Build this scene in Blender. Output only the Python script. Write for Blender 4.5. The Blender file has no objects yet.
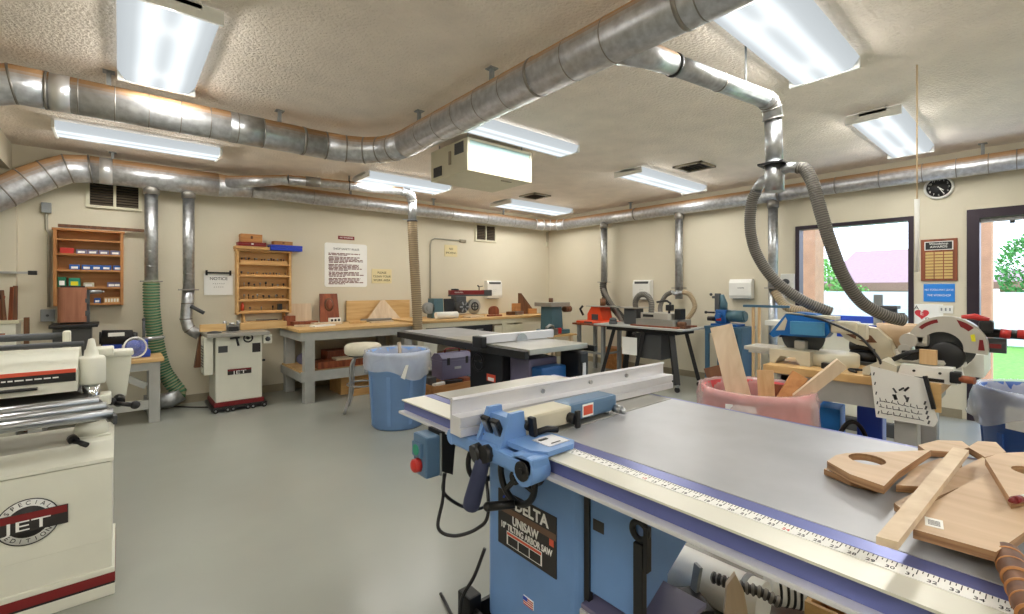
import bpy, bmesh, math, random
from mathutils import Vector, Matrix, Euler
random.seed(7)
PI = math.pi
S = bpy.context.scene
COL = S.collection

# ------------------------------------------------------------------ materials
def lin(c):
    return tuple((v/255/12.92) if v/255 <= .04045 else ((v/255+.055)/1.055)**2.4 for v in c)

def base_mat(name):
    m = bpy.data.materials.new(name); m.use_nodes = True
    nt = m.node_tree
    return m, nt, nt.nodes['Principled BSDF'], nt.nodes, nt.links

def paint(name, rgb, rough=.5, metal=0, var=.07, scale=6, bump=0, bscale=80, spec=.5, coat=0):
    m, nt, p, N, L = base_mat(name)
    c = lin(rgb)
    tc = N.new('ShaderNodeTexCoord')
    n = N.new('ShaderNodeTexNoise'); n.inputs['Scale'].default_value = scale; n.inputs['Detail'].default_value = 4
    L.new(tc.outputs['Object'], n.inputs['Vector'])
    r = N.new('ShaderNodeValToRGB')
    r.color_ramp.elements[0].position = .3; r.color_ramp.elements[1].position = .7
    r.color_ramp.elements[0].color = (*[v*(1-var) for v in c], 1)
    r.color_ramp.elements[1].color = (*[min(1, v*(1+var)) for v in c], 1)
    L.new(n.outputs['Fac'], r.inputs['Fac']); L.new(r.outputs['Color'], p.inputs['Base Color'])
    p.inputs['Roughness'].default_value = rough; p.inputs['Metallic'].default_value = metal
    p.inputs['Specular IOR Level'].default_value = spec
    p.inputs['Coat Weight'].default_value = coat
    if bump:
        n2 = N.new('ShaderNodeTexNoise'); n2.inputs['Scale'].default_value = bscale; n2.inputs['Detail'].default_value = 3
        L.new(tc.outputs['Object'], n2.inputs['Vector'])
        b = N.new('ShaderNodeBump'); b.inputs['Strength'].default_value = bump; b.inputs['Distance'].default_value = .02
        L.new(n2.outputs['Fac'], b.inputs['Height']); L.new(b.outputs['Normal'], p.inputs['Normal'])
    return m

def wood(name, a, b, axis=0, scale=3.0, rough=.55, ply=False):
    m, nt, p, N, L = base_mat(name)
    tc = N.new('ShaderNodeTexCoord'); mp = N.new('ShaderNodeMapping')
    s = [scale*9]*3; s[axis] = scale*.9
    if ply: s = [scale*3, scale*3, scale*60]
    mp.inputs['Scale'].default_value = s
    L.new(tc.outputs['Object'], mp.inputs['Vector'])
    n = N.new('ShaderNodeTexNoise'); n.inputs['Scale'].default_value = 1; n.inputs['Detail'].default_value = 5; n.inputs['Distortion'].default_value = .6
    L.new(mp.outputs['Vector'], n.inputs['Vector'])
    r = N.new('ShaderNodeValToRGB')
    r.color_ramp.elements[0].position = .32; r.color_ramp.elements[1].position = .68
    r.color_ramp.elements[0].color = (*lin(b), 1); r.color_ramp.elements[1].color = (*lin(a), 1)
    L.new(n.outputs['Fac'], r.inputs['Fac']); L.new(r.outputs['Color'], p.inputs['Base Color'])
    p.inputs['Roughness'].default_value = rough
    bp = N.new('ShaderNodeBump'); bp.inputs['Strength'].default_value = .08
    L.new(n.outputs['Fac'], bp.inputs['Height']); L.new(bp.outputs['Normal'], p.inputs['Normal'])
    return m

def galv(name, base=(208, 210, 214), dust=True):
    m, nt, p, N, L = base_mat(name)
    tc = N.new('ShaderNodeTexCoord')
    v = N.new('ShaderNodeTexNoise'); v.inputs['Scale'].default_value = 26; v.inputs['Detail'].default_value = 5
    L.new(tc.outputs['Object'], v.inputs['Vector'])
    c = lin(base)
    r = N.new('ShaderNodeValToRGB')
    r.color_ramp.elements[0].position = .35; r.color_ramp.elements[1].position = .65
    r.color_ramp.elements[0].color = (*[q*.72 for q in c], 1); r.color_ramp.elements[1].color = (*c, 1)
    L.new(v.outputs['Fac'], r.inputs['Fac'])
    rr = N.new('ShaderNodeMapRange'); rr.inputs['To Min'].default_value = .28; rr.inputs['To Max'].default_value = .5
    L.new(v.outputs['Fac'], rr.inputs['Value'])
    if dust:   # sawdust settled on the upward faces
        g = N.new('ShaderNodeNewGeometry'); sx = N.new('ShaderNodeSeparateXYZ')
        L.new(g.outputs['True Normal'], sx.inputs['Vector'])
        n2 = N.new('ShaderNodeTexNoise'); n2.inputs['Scale'].default_value = 7; L.new(tc.outputs['Object'], n2.inputs['Vector'])
        ad = N.new('ShaderNodeMath'); ad.operation = 'MULTIPLY_ADD'; ad.inputs[1].default_value = .35
        L.new(n2.outputs['Fac'], ad.inputs[0]); L.new(sx.outputs['Z'], ad.inputs[2])
        mr = N.new('ShaderNodeMapRange'); mr.inputs['From Min'].default_value = .3; mr.inputs['From Max'].default_value = .75
        L.new(ad.outputs[0], mr.inputs['Value'])
        mx = N.new('ShaderNodeMix'); mx.data_type = 'RGBA'
        mx.inputs['B'].default_value = (*lin((186, 146, 104)), 1)
        L.new(mr.outputs[0], mx.inputs['Factor']); L.new(r.outputs['Color'], mx.inputs['A'])
        L.new(mx.outputs['Result'], p.inputs['Base Color'])
        mm = N.new('ShaderNodeMath'); mm.operation = 'MULTIPLY_ADD'; mm.inputs[1].default_value = -.75; mm.inputs[2].default_value = .8
        L.new(mr.outputs[0], mm.inputs[0]); L.new(mm.outputs[0], p.inputs['Metallic'])
        ro = N.new('ShaderNodeMath'); ro.operation = 'MULTIPLY_ADD'; ro.inputs[1].default_value = .5
        L.new(mr.outputs[0], ro.inputs[0]); L.new(rr.outputs[0], ro.inputs[2]); L.new(ro.outputs[0], p.inputs['Roughness'])
    else:
        L.new(r.outputs['Color'], p.inputs['Base Color']); L.new(rr.outputs[0], p.inputs['Roughness'])
        p.inputs['Metallic'].default_value = .95
    return m

def glow(name, rgb, strength):
    m, nt, p, N, L = base_mat(name)
    p.inputs['Base Color'].default_value = (*lin(rgb), 1); p.inputs['Roughness'].default_value = .4
    p.inputs['Emission Color'].default_value = (*lin(rgb), 1); p.inputs['Emission Strength'].default_value = strength
    return m

def film(name, rgb, alpha=.35, rough=.25):
    m, nt, p, N, L = base_mat(name)
    t = N.new('ShaderNodeBsdfTransparent'); mx = N.new('ShaderNodeMixShader')
    tc = N.new('ShaderNodeTexCoord'); n = N.new('ShaderNodeTexNoise'); n.inputs['Scale'].default_value = 9; n.inputs['Distortion'].default_value = .8
    L.new(tc.outputs['Object'], n.inputs['Vector'])
    mr = N.new('ShaderNodeMapRange'); mr.inputs['To Min'].default_value = max(0, alpha-.08); mr.inputs['To Max'].default_value = min(1, alpha+.08)
    L.new(n.outputs['Fac'], mr.inputs['Value'])
    p.inputs['Base Color'].default_value = (*lin(rgb), 1); p.inputs['Roughness'].default_value = rough
    L.new(mr.outputs[0], mx.inputs['Fac']); L.new(t.outputs[0], mx.inputs[1]); L.new(p.outputs[0], mx.inputs[2])
    L.new(mx.outputs[0], N['Material Output'].inputs['Surface'])
    return m

def pane_mat(name, fac=.06, tint=(1, 1, 1)):
    m, nt, p, N, L = base_mat(name)
    t = N.new('ShaderNodeBsdfTransparent'); t.inputs['Color'].default_value = (*tint, 1)
    g = N.new('ShaderNodeBsdfGlossy'); g.inputs['Roughness'].default_value = .03
    mx = N.new('ShaderNodeMixShader'); mx.inputs['Fac'].default_value = fac
    L.new(t.outputs[0], mx.inputs[1]); L.new(g.outputs[0], mx.inputs[2]); L.new(mx.outputs[0], N['Material Output'].inputs['Surface'])
    return m

M = {}
M['wall'] = paint('wall_paint', (216, 208, 186), .6, var=.025, scale=1.5, bump=.05, bscale=60)
M['ceil'] = paint('ceiling_texture', (242, 230, 216), .9, var=.06, scale=4, bump=.8, bscale=48)
M['floor'] = paint('floor_epoxy', (158, 160, 152), .25, var=.05, scale=1.3, bump=.015, bscale=5, spec=.5)
M['cove'] = paint('cove_base', (150, 140, 118), .6)
M['galv'] = galv('galvanised_duct')
M['galvc'] = galv('galvanised_clean', (200, 203, 206), dust=False)
M['band'] = paint('duct_band', (146, 142, 136), .45, .7)
M['tape'] = paint('foil_tape', (225, 226, 228), .3, .8)
M['hoseg'] = paint('grey_hose', (128, 124, 116), .55, var=.06)
M['hosetan'] = paint('tan_hose', (178, 160, 128), .55)
M['hosegreen'] = paint('green_hose', (176, 176, 140), .5)
M['ribgreen'] = paint('green_rib', (58, 116, 84), .5)
M['ribgrey'] = paint('grey_rib', (84, 81, 76), .5)
M['ribtan'] = paint('tan_rib', (140, 120, 92), .5)
M['ribblk'] = paint('black_rib', (76, 72, 68), .5)
M['hoseblk'] = paint('black_hose', (40, 38, 36), .5)
M['frosted'] = paint('fixture_white', (236, 236, 230), .4, var=.02)
M['black'] = paint('black_metal', (26, 26, 28), .4, var=.15)
M['blackp'] = paint('black_plastic', (18, 18, 20), .45, var=.1)
M['grey'] = paint('grey_paint', (142, 146, 146), .5)
M['dkgrey'] = paint('dark_grey', (74, 76, 78), .5)
M['white'] = paint('white_paint', (232, 232, 226), .5, var=.02)
M['paper'] = paint('paper', (244, 244, 240), .8, var=.02)
M['ivory'] = paint('ivory_enamel', (228, 228, 214), .35, var=.03)
M['cream'] = paint('cream_enamel', (214, 209, 184), .4, var=.04)
M['steel'] = paint('bare_steel', (176, 178, 180), .28, .95, var=.1, scale=9)
M['castiron'] = paint('cast_iron_top', (176, 175, 168), .34, .6, var=.09, scale=4)
M['lamin'] = paint('grey_laminate', (170, 172, 176), .36, .2, var=.10, scale=5)
M['alu'] = paint('anodised_aluminium', (222, 222, 226), .38, .35, var=.03)
M['railcream'] = paint('pale_rail', (222, 221, 208), .35, .2, var=.03)
M['rail'] = paint('blue_grey_rail', (106, 114, 172), .3, .5, var=.04)
M['chrome'] = paint('chrome', (214, 216, 220), .1, 1, var=.02)
M['delta'] = paint('blue_enamel', (112, 152, 208), .35, var=.04)
M['deltadk'] = paint('slate_blue_enamel', (86, 118, 150), .35, var=.05)
M['navy'] = paint('navy_rubber', (52, 58, 88), .7)
M['red'] = paint('red_plastic', (200, 50, 44), .4)
M['green'] = paint('green_plastic', (36, 150, 120), .4)
M['maroon'] = paint('maroon_paint', (124, 24, 28), .4)
M['redstripe'] = paint('red_orange_decal', (222, 88, 60), .4, var=.02)
M['ply'] = wood('plywood_face', (212, 186, 156), (194, 166, 134), 1, 2.2)
M['plyedge'] = wood('plywood_edge', (190, 150, 108), (130, 92, 60), 0, 2, ply=True)
M['pine'] = wood('pine', (222, 188, 132), (198, 156, 98), 1, 2.5)
M['pinex'] = wood('pine_lengthwise', (222, 188, 132), (200, 158, 100), 0, 2.5)
M['pinez'] = wood('pine_upright', (218, 186, 140), (192, 152, 102), 2, 2.5)
M['oak'] = wood('oak_cabinet', (196, 140, 84), (170, 112, 60), 0, 2.5)
M['oakz'] = wood('oak_upright', (196, 140, 84), (170, 112, 60), 2, 2.5)
M['maple'] = wood('maple_cabinet', (218, 176, 116), (200, 152, 92), 0, 2)
M['walnut'] = wood('walnut', (124, 82, 52), (82, 50, 32), 2, 2.5)
M['redwood'] = wood('redwood', (158, 86, 52), (112, 56, 34), 2, 2.5)
M['plank'] = wood('pale_plank', (224, 204, 176), (206, 182, 150), 2, 2)
M['benchgrey'] = paint('bench_grey_paint', (176, 178, 174), .6, var=.08, scale=8)
M['canblue'] = paint('bin_blue', (120, 156, 206), .5, var=.03)
M['bindk'] = paint('bin_dark_blue', (52, 90, 160), .5, var=.04)
M['binpink'] = paint('bin_red', (196, 66, 70), .5, var=.04)
M['liner'] = film('clear_liner', (246, 248, 252), .38)
M['linerp'] = film('clear_liner_on_red', (246, 214, 212), .40)
M['clear'] = film('clear_guard', (225, 228, 235), .2, .1)
M['pane'] = pane_mat('window_glass')
M['bronze'] = paint('dark_bronze_frame', (52, 42, 52), .4, .4)
M['sticker'] = paint('sticker_dark', (44, 40, 40), .5)
M['brownband'] = paint('sticker_brown', (112, 84, 66), .5)
M['makita'] = paint('saw_blue', (24, 104, 176), .35)
M['makitalt'] = paint('saw_light_blue', (70, 140, 184), .4)
M['tooltan'] = paint('tool_cream', (206, 200, 178), .45)
M['silver'] = paint('silver_paint', (196, 192, 182), .35, .35)
M['toolred'] = paint('tool_red', (186, 44, 40), .4)
M['orange'] = paint('tool_orange', (226, 84, 44), .4)
M['teal'] = paint('machine_teal', (72, 106, 118), .4)
M['standgreen'] = paint('stand_blue_green', (62, 98, 122), .45)
M['royal'] = paint('royal_blue', (36, 74, 190), .4)
M['machblue'] = paint('machine_blue', (30, 88, 152), .4)
M['belt'] = wood('sanding_belt', (176, 120, 92), (150, 98, 74), 2, 3, .8)
M['seat'] = paint('stool_vinyl', (216, 210, 190), .55, var=.05, scale=20)
M['purple'] = paint('toolbox_slate', (112, 108, 136), .4)
M['signblue'] = paint('sign_blue', (40, 134, 226), .5, var=.02)
M['signyel'] = paint('sign_cream', (228, 214, 166), .6, var=.03)
M['signred'] = paint('sign_red', (130, 22, 26), .5)
M['ink'] = paint('ink_dark_red', (112, 58, 62), .7)
M['inkblk'] = paint('ink_black', (44, 44, 50), .7)
M['brass'] = paint('brass_plate', (218, 190, 128), .3, .6)
M['heart'] = paint('heart_red', (206, 52, 62), .5)
M['yellow'] = paint('warning_yellow', (228, 220, 40), .5)
M['boxblue'] = paint('box_blue', (40, 92, 168), .5)
M['boxgreen'] = paint('box_green', (22, 112, 80), .5)
M['caseblue'] = paint('case_blue', (30, 62, 190), .4)
M['vent'] = paint('vent_slat', (96, 84, 70), .6)
M['conduit'] = paint('conduit', (176, 172, 156), .5, .3)
M['brick'] = paint('stucco', (198, 150, 116), .9, var=.08, scale=8, bump=.3)
M['fence'] = paint('white_fence', (216, 213, 226), .6, var=.02)
M['roof'] = paint('roof_shingle', (176, 140, 138), .9, var=.08, scale=10, bump=.3)
M['housewall'] = paint('house_wall', (170, 140, 124), .9)
M['fascia'] = paint('fascia_brown', (150, 116, 98), .8)
M['grass'] = paint('lawn', (120, 170, 66), .95, var=.3, scale=14, bump=.5, bscale=40)
M['concrete'] = paint('concrete', (232, 226, 216), .9)
M['leaf'] = paint('leaf', (120, 178, 84), .7, var=.35, scale=9)
M['leafd'] = paint('leaf_deep', (86, 146, 70), .7, var=.35, scale=9)
M['bark'] = paint('bark', (110, 84, 62), .9)
M['tubeglow'] = glow('lit_tube', (250, 252, 255), 5.0)
M['diffglow'] = glow('lit_diffuser', (232, 242, 250), 1.0)
M['filter'] = paint('filter_media', (176, 204, 204), .6, var=.03)
M['cord'] = paint('string', (216, 190, 150), .7)

# ------------------------------------------------------------------ mesh builder
class MB:
    def __init__(s): s.bm = bmesh.new(); s.sm = set()
    def _f(s, vs, mi=0, smooth=False):
        try: f = s.bm.faces.new(vs)
        except ValueError: return None
        f.material_index = mi; f.smooth = smooth
        return f
    def box(s, x0, x1, y0, y1, z0, z1, mi=0, bev=0, mat=None):
        if x0 > x1: x0, x1 = x1, x0
        if y0 > y1: y0, y1 = y1, y0
        if z0 > z1: z0, z1 = z1, z0
        v = [s.bm.verts.new(p) for p in ((x0,y0,z0),(x1,y0,z0),(x1,y1,z0),(x0,y1,z0),(x0,y0,z1),(x1,y0,z1),(x1,y1,z1),(x0,y1,z1))]
        fs = [s._f([v[i] for i in q], mi) for q in ((3,2,1,0),(4,5,6,7),(0,1,5,4),(1,2,6,5),(2,3,7,6),(3,0,4,7))]
        vv = v
        if bev:
            es = list({e for f in fs for e in f.edges})
            r = bmesh.ops.bevel(s.bm, geom=es, offset=bev, segments=2, affect='EDGES', profile=.6)
            vv = list({q for f in r['faces'] for q in f.verts} | {q for q in v if q.is_valid})
            for f in {f for q in vv for f in q.link_faces}: f.material_index = mi
        if mat is not None:
            for q in vv: q.co = mat @ q.co
        return s
    def obox(s, c, size, rot=(0,0,0), mi=0, bev=0):
        a, b, d = [q/2 for q in size]
        m = Matrix.Translation(Vector(c)) @ Euler(rot).to_matrix().to_4x4()
        return s.box(-a, a, -b, b, -d, d, mi, bev, m)
    def bar(s, p0, p1, w, h, mi=0, bev=0, up=(0,0,1)):
        p0, p1 = Vector(p0), Vector(p1); d = (p1-p0); l = d.length; d.normalize(); up = Vector(up)
        x = d; y = up.cross(x)
        if y.length < 1e-4: y = Vector((0,1,0)).cross(x)
        y.normalize(); z = x.cross(y)
        m = Matrix((x, y, z)).transposed().to_4x4(); m.translation = (p0+p1)/2
        return s.box(-l/2, l/2, -w/2, w/2, -h/2, h/2, mi, bev, m)
    def tube(s, pts, r, seg=12, mi=0, caps=True, smooth=True, closed=False, alt=None):
        pts = [Vector(p) for p in pts]; n = len(pts)
        rs = r if isinstance(r, (list, tuple)) else [r]*n
        T = []
        for i in range(n):
            if closed: d = pts[(i+1)%n]-pts[i-1]
            elif i == 0: d = pts[1]-pts[0]
            elif i == n-1: d = pts[-1]-pts[-2]
            else: d = (pts[i+1]-pts[i]).normalized()+(pts[i]-pts[i-1]).normalized()
            if d.length < 1e-9: d = Vector((0,0,1))
            T.append(d.normalized())
        u = T[0].orthogonal().normalized(); rings = []
        for i in range(n):
            if i:
                q = T[i-1].rotation_difference(T[i]); u = q @ u
                u = (u - T[i]*u.dot(T[i])).normalized()
            w = T[i].cross(u)
            k = 1
            if 0 < i < n-1 and not closed:
                cs = (pts[i+1]-pts[i]).normalized().dot(T[i]); k = 1/max(cs, .6)
            ring = []
            for j in range(seg):
                a = 2*PI*j/seg
                ring.append(s.bm.verts.new(pts[i] + (u*math.cos(a)+w*math.sin(a))*rs[i]))
            rings.append(ring)
        for i in range(n if closed else n-1):
            a, b = rings[i], rings[(i+1)%n]
            for j in range(seg):
                s._f((a[j], a[(j+1)%seg], b[(j+1)%seg], b[j]), mi if (alt is None or (i//2) % 2) else alt, smooth)
        if caps and not closed:
            s._f(rings[0][::-1], mi); s._f(rings[-1], mi)
        return s
    def cyl(s, p0, p1, r0, r1=None, seg=20, mi=0, caps=True, smooth=True):
        return s.tube([p0, p1], [r0, r0 if r1 is None else r1], seg, mi, caps, smooth)
    def ring(s, c, axis, r, t, mi=0, seg=24, tseg=8):
        axis = Vector(axis).normalized(); u = axis.orthogonal().normalized(); w = axis.cross(u); c = Vector(c)
        return s.tube([c+(u*math.cos(2*PI*i/seg)+w*math.sin(2*PI*i/seg))*r for i in range(seg)], t, tseg, mi, closed=True)
    def lathe(s, prof, c=(0,0,0), axis=(0,0,1), seg=28, mi=0, smooth=True, mis=None):
        axis = Vector(axis).normalized(); c = Vector(c)
        u = Vector((1,0,0)) if abs(axis.z) > .99 else axis.orthogonal().normalized(); w = axis.cross(u)
        rings = []
        for (r, h) in prof:
            if r < 1e-6: rings.append([s.bm.verts.new(c+axis*h)])
            else: rings.append([s.bm.verts.new(c+axis*h+(u*math.cos(2*PI*j/seg)+w*math.sin(2*PI*j/seg))*r) for j in range(seg)])
        for i in range(len(rings)-1):
            a, b = rings[i], rings[i+1]; q = mis[i] if mis else mi
            for j in range(seg):
                k = (j+1) % seg
                if len(a) == 1 and len(b) == 1: continue
                if len(a) == 1: s._f((a[0], b[k], b[j]), q, smooth)
                elif len(b) == 1: s._f((a[j], a[k], b[0]), q, smooth)
                else: s._f((a[j], a[k], b[k], b[j]), q, smooth)
        return s
    def prism(s, poly, o, ax, ay, depth, mi=0, mis=None):
        """poly in the plane (o, ax, ay), extruded by vector depth"""
        o, ax, ay, d = Vector(o), Vector(ax), Vector(ay), Vector(depth)
        a = [s.bm.verts.new(o+ax*x+ay*y) for x, y in poly]; b = [s.bm.verts.new(v.co+d) for v in a]
        n = len(poly); ms = mi if mis is None else mis
        s._f(a[::-1], mi); s._f(b, mi)
        for i in range(n): s._f((a[i], a[(i+1)%n], b[(i+1)%n], b[i]), ms)
        return s
    def plate(s, outer, holes, z0, z1, m=None, mi=0, mis=1, seg=20):
        """flat plate with round holes: outer polygon and holes [(x,y,rx,ry)], filled by triangulation"""
        bm = s.bm; loops = [outer]
        for (hx, hy, rx, ry) in holes:
            loops.append([(hx+rx*math.cos(2*PI*i/seg), hy+ry*math.sin(2*PI*i/seg)) for i in range(seg)])
        top = []
        ed = []
        for lp in loops:
            vs = [bm.verts.new((x, y, z1)) for x, y in lp]; top.append(vs)
            for i in range(len(vs)): ed.append(bm.edges.new((vs[i], vs[(i+1)%len(vs)])))
        r = bmesh.ops.triangle_fill(bm, edges=ed, use_beauty=True)
        fs = [g for g in r['geom'] if isinstance(g, bmesh.types.BMFace)]
        for f in fs:
            f.normal_update(); f.material_index = mi
            if f.normal.z < 0: f.normal_flip()
        low = {}
        for vs in top:
            for v in vs: low[v] = bm.verts.new((v.co.x, v.co.y, z0))
        for f in fs: s._f([low[v] for v in reversed(f.verts)], mi)
        for vs in top:
            n = len(vs)
            for i in range(n): s._f((vs[i], low[vs[i]], low[vs[(i+1)%n]], vs[(i+1)%n]), mis)
        if m is not None:
            for v in list(low.keys())+list(low.values()): v.co = m @ v.co
        return s
    def sphere(s, c, r, mi=0, sc=(1,1,1), seg=16, rot=(0,0,0)):
        m = Matrix.Translation(Vector(c)) @ Euler(rot).to_matrix().to_4x4() @ Matrix.Diagonal((*[r*q for q in sc], 1))
        g = bmesh.ops.create_uvsphere(s.bm, u_segments=seg, v_segments=max(6, seg//2), radius=1, matrix=m)
        for f in {f for v in g['verts'] for f in v.link_faces}: f.smooth = True; f.material_index = mi
        return s
    def quad(s, pts, mi=0):
        s._f([s.bm.verts.new(p) for p in pts], mi); return s
    def build(s, name, mats, parent=None, local=False):
        me = bpy.data.meshes.new(name)
        if not isinstance(mats, (list, tuple)): mats = [mats]
        bmesh.ops.recalc_face_normals(s.bm, faces=s.bm.faces[:])
        ob = bpy.data.objects.new(name, me); COL.objects.link(ob)
        if parent is not None:
            ob.parent = parent
            if not local:
                mw = Matrix.Identity(4); q = parent
                while q: mw = q.matrix_basis @ mw; q = q.parent
                s.bm.transform(mw.inverted())
        elif not local:
            xs = [v.co for v in s.bm.verts]
            c = Vector(((min(v.x for v in xs)+max(v.x for v in xs))/2, (min(v.y for v in xs)+max(v.y for v in xs))/2, min(v.z for v in xs)))
            s.bm.transform(Matrix.Translation(-c)); ob.location = c
        s.bm.to_mesh(me); s.bm.free()
        for m in mats: me.materials.append(M[m] if isinstance(m, str) else m)
        return ob

def tag(o, label, cat, group=None, kind=None):
    o['label'] = label; o['category'] = cat
    if group: o['group'] = group
    if kind: o['kind'] = kind
    return o
def thing(name, label, cat, loc=(0,0,0), rz=0, group=None):
    o = bpy.data.objects.new(name, None); COL.objects.link(o)
    o.empty_display_size = .1; o.location = loc; o.rotation_euler = (0, 0, rz)
    return tag(o, label, cat, group)
def struct(name, b, mats):
    o = b.build(name, mats); o['kind'] = 'structure'; return o
def copy_tree(o, parent=None):
    c = o.copy(); COL.objects.link(c)
    if parent is not None: c.parent = parent
    for ch in [q for q in o.children]: copy_tree(ch, c)
    return c

def crom(pts, n=8):
    P = [Vector(p) for p in pts]; P = [P[0]*2-P[1]]+P+[P[-1]*2-P[-2]]; out = []
    for i in range(1, len(P)-2):
        for k in range(n):
            t = k/n; a, b, c, d = P[i-1], P[i], P[i+1], P[i+2]
            out.append(.5*((2*b)+(c-a)*t+(2*a-5*b+4*c-d)*t*t+(3*b-a-3*c+d)*t**3))
    out.append(P[-2]); return out
def resample(pts, step):
    out = [pts[0]]; acc = 0
    for i in range(1, len(pts)):
        a, b = pts[i-1], pts[i]; l = (b-a).length; t = step-acc
        while t < l: out.append(a.lerp(b, t/l)); t += step
        acc = (acc+l) % step
    out.append(pts[-1]); return out
def hose(b, pts, r, pitch=.022, depth=.88, seg=14, mi=0):
    p = resample(crom(pts, 16), pitch/4)
    rs = [r if i % 4 in (1, 2) else r*depth for i in range(len(p))]
    return b.tube(p, rs, seg, mi, alt=1)

FONT = {}
def text(parent, name, body, size, o, ax, ay, mat, align='CENTER', wscale=1.0, ext=.0006, bold=0):
    """lettering in the plane (o, ax, ay), as a flat mesh part"""
    cu = bpy.data.curves.new('lettering', 'FONT'); cu.body = body; cu.size = size
    cu.align_x = align; cu.align_y = 'CENTER'; cu.extrude = ext; cu.offset = bold
    t = bpy.data.objects.new('lettering', cu); COL.objects.link(t)
    me = bpy.data.meshes.new_from_object(t)
    bpy.data.objects.remove(t); bpy.data.curves.remove(cu)
    ax = Vector(ax).normalized(); ay = Vector(ay).normalized(); az = ax.cross(ay)
    m = Matrix((ax*wscale, ay, az)).transposed().to_4x4(); m.translation = Vector(o)
    mw = Matrix.Identity(4); q = parent
    while q: mw = q.matrix_basis @ mw; q = q.parent
    me.transform(mw.inverted() @ m)
    me.materials.clear(); me.materials.append(M[mat])
    ob = bpy.data.objects.new(name, me); COL.objects.link(ob); ob.parent = parent
    return ob
X, Y, Z = Vector((1,0,0)), Vector((0,1,0)), Vector((0,0,1))
YA, XB, CZ = 6.45, 6.47, 2.70
# ------------------------------------------------------------------ camera, sky, render look
cam = bpy.data.objects.new('camera', bpy.data.cameras.new('camera')); COL.objects.link(cam)
cam.location = (0, 0, 1.32); cam.rotation_euler = (PI/2, 0, -math.radians(40.5))
cam.data.sensor_width = 36; cam.data.lens = 36*460/1024; cam.data.shift_y = -19/1024; cam.data.clip_start = .02
S.camera = cam
S.view_settings.view_transform = 'Standard'; S.view_settings.look = 'None'
S.view_settings.gamma = 1; S.view_settings.use_curve_mapping = False; S.view_settings.exposure = 0
w = bpy.data.worlds.new('sky'); S.world = w; w.use_nodes = True
bg = w.node_tree.nodes['Background']; bg.inputs['Color'].default_value = (.62, .78, 1.0, 1); bg.inputs['Strength'].default_value = 3.8
sk = w.node_tree.nodes.new('ShaderNodeTexCoord'); sp = w.node_tree.nodes.new('ShaderNodeSeparateXYZ')
rp = w.node_tree.nodes.new('ShaderNodeValToRGB')
rp.color_ramp.elements[0].position = .0; rp.color_ramp.elements[0].color = (.80, .88, 1, 1)
rp.color_ramp.elements[1].position = .7; rp.color_ramp.elements[1].color = (.40, .60, 1, 1)
w.node_tree.links.new(sk.outputs['Generated'], sp.inputs[0]); w.node_tree.links.new(sp.outputs['Z'], rp.inputs[0]); w.node_tree.links.new(rp.outputs[0], bg.inputs[0])
sun = bpy.data.objects.new('sun', bpy.data.lights.new('sun', 'SUN')); COL.objects.link(sun)
sun.data.energy = 2.4; sun.data.angle = .01; sun.data.color = (1, .96, .9); sun.rotation_euler = (0, -math.radians(26), math.radians(15))
sun.location = (0, 0, 12)

# ------------------------------------------------------------------ the room
XW, YS = -2.7, -3.0
struct('floor', MB().box(XW, XB+.15, YS, YA, -.1, 0), 'floor')
struct('ceiling', MB().box(XW-.15, XB+.15, YS-.15, YA+.15, CZ, CZ+.15), 'ceil')
struct('wall_back', MB().box(XW-.15, XB+.15, YA, YA+.15, -.1, CZ), 'wall')
struct('wall_left', MB().box(XW-.15, XW, YS, YA, -.1, CZ), 'wall')
struct('wall_front', MB().box(XW-.15, XB+.15, YS-.15, YS, -.1, CZ), 'wall')
WY0, WY1, WZ0, WZ1 = .95, 2.08, .10, 2.09       # window opening
DY0, DY1, DZ1 = -1.35, .545, 2.10                # door opening
b = MB()
b.box(XB, XB+.15, WY1, YA, 0, CZ)
b.box(XB, XB+.15, DY1, WY0, 0, CZ)
b.box(XB, XB+.15, WY0, WY1, 0, WZ0); b.box(XB, XB+.15, WY0, WY1, WZ1, CZ)
b.box(XB, XB+.15, DY0, DY1, DZ1, CZ); b.box(XB, XB+.15, YS, DY0, 0, CZ)
struct('wall_right', b, 'wall')
struct('trim_1', MB().box(-.86, -.78, .6, YA, 2.44, CZ), 'wall')           # header over the opening to the side bay
struct('trim_2', MB().box(-.86, -.74, YA-.10, YA, 0, 2.44), 'wall')
struct('baseboard_back', MB().box(-.70, XB, YA-.012, YA, 0, .09), 'cove')
b = MB(); b.box(XB-.012, XB, WY1-1.5, YA-.012, 0, .09); struct('baseboard_right', b, 'cove')
# window
def frame(b, y0, y1, z0, z1, t, x0, x1):
    b.box(x0, x1, y0, y0+t, z0, z1); b.box(x0, x1, y1-t, y1, z0, z1); b.box(x0, x1, y0+t, y1-t, z1-t, z1); b.box(x0, x1, y0+t, y1-t, z0, z0+t)
b = MB(); frame(b, WY0, WY1, WZ0, WZ1, .045, XB-.02, XB+.12)
win = struct('window_1', b, 'bronze')
MB().box(XB+.055, XB+.06, WY0+.045, WY1-.045, WZ0+.045, WZ1-.045).build('pane', 'pane', win)
b = MB(); b.box(XB-.02, XB+.14, DY1-.09, DY1, 0, DZ1); b.box(XB-.02, XB+.14, DY0, DY0+.09, 0, DZ1); b.box(XB-.02, XB+.14, DY0+.09, DY1-.09, DZ1-.09, DZ1)
dr = struct('door_1', b, 'bronze')
b = MB(); b.box(XB+.10, XB+.125, DY0+.09, DY1-.09, DZ1-.125, DZ1-.09); b.build('closer_rail', 'galvc', dr)
b = MB(); b.cyl((XB+.11, .24, DZ1-.125), (XB+.11, .24, DZ1-.15), .018); b.build('door_stop', 'dkgrey', dr)

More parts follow.
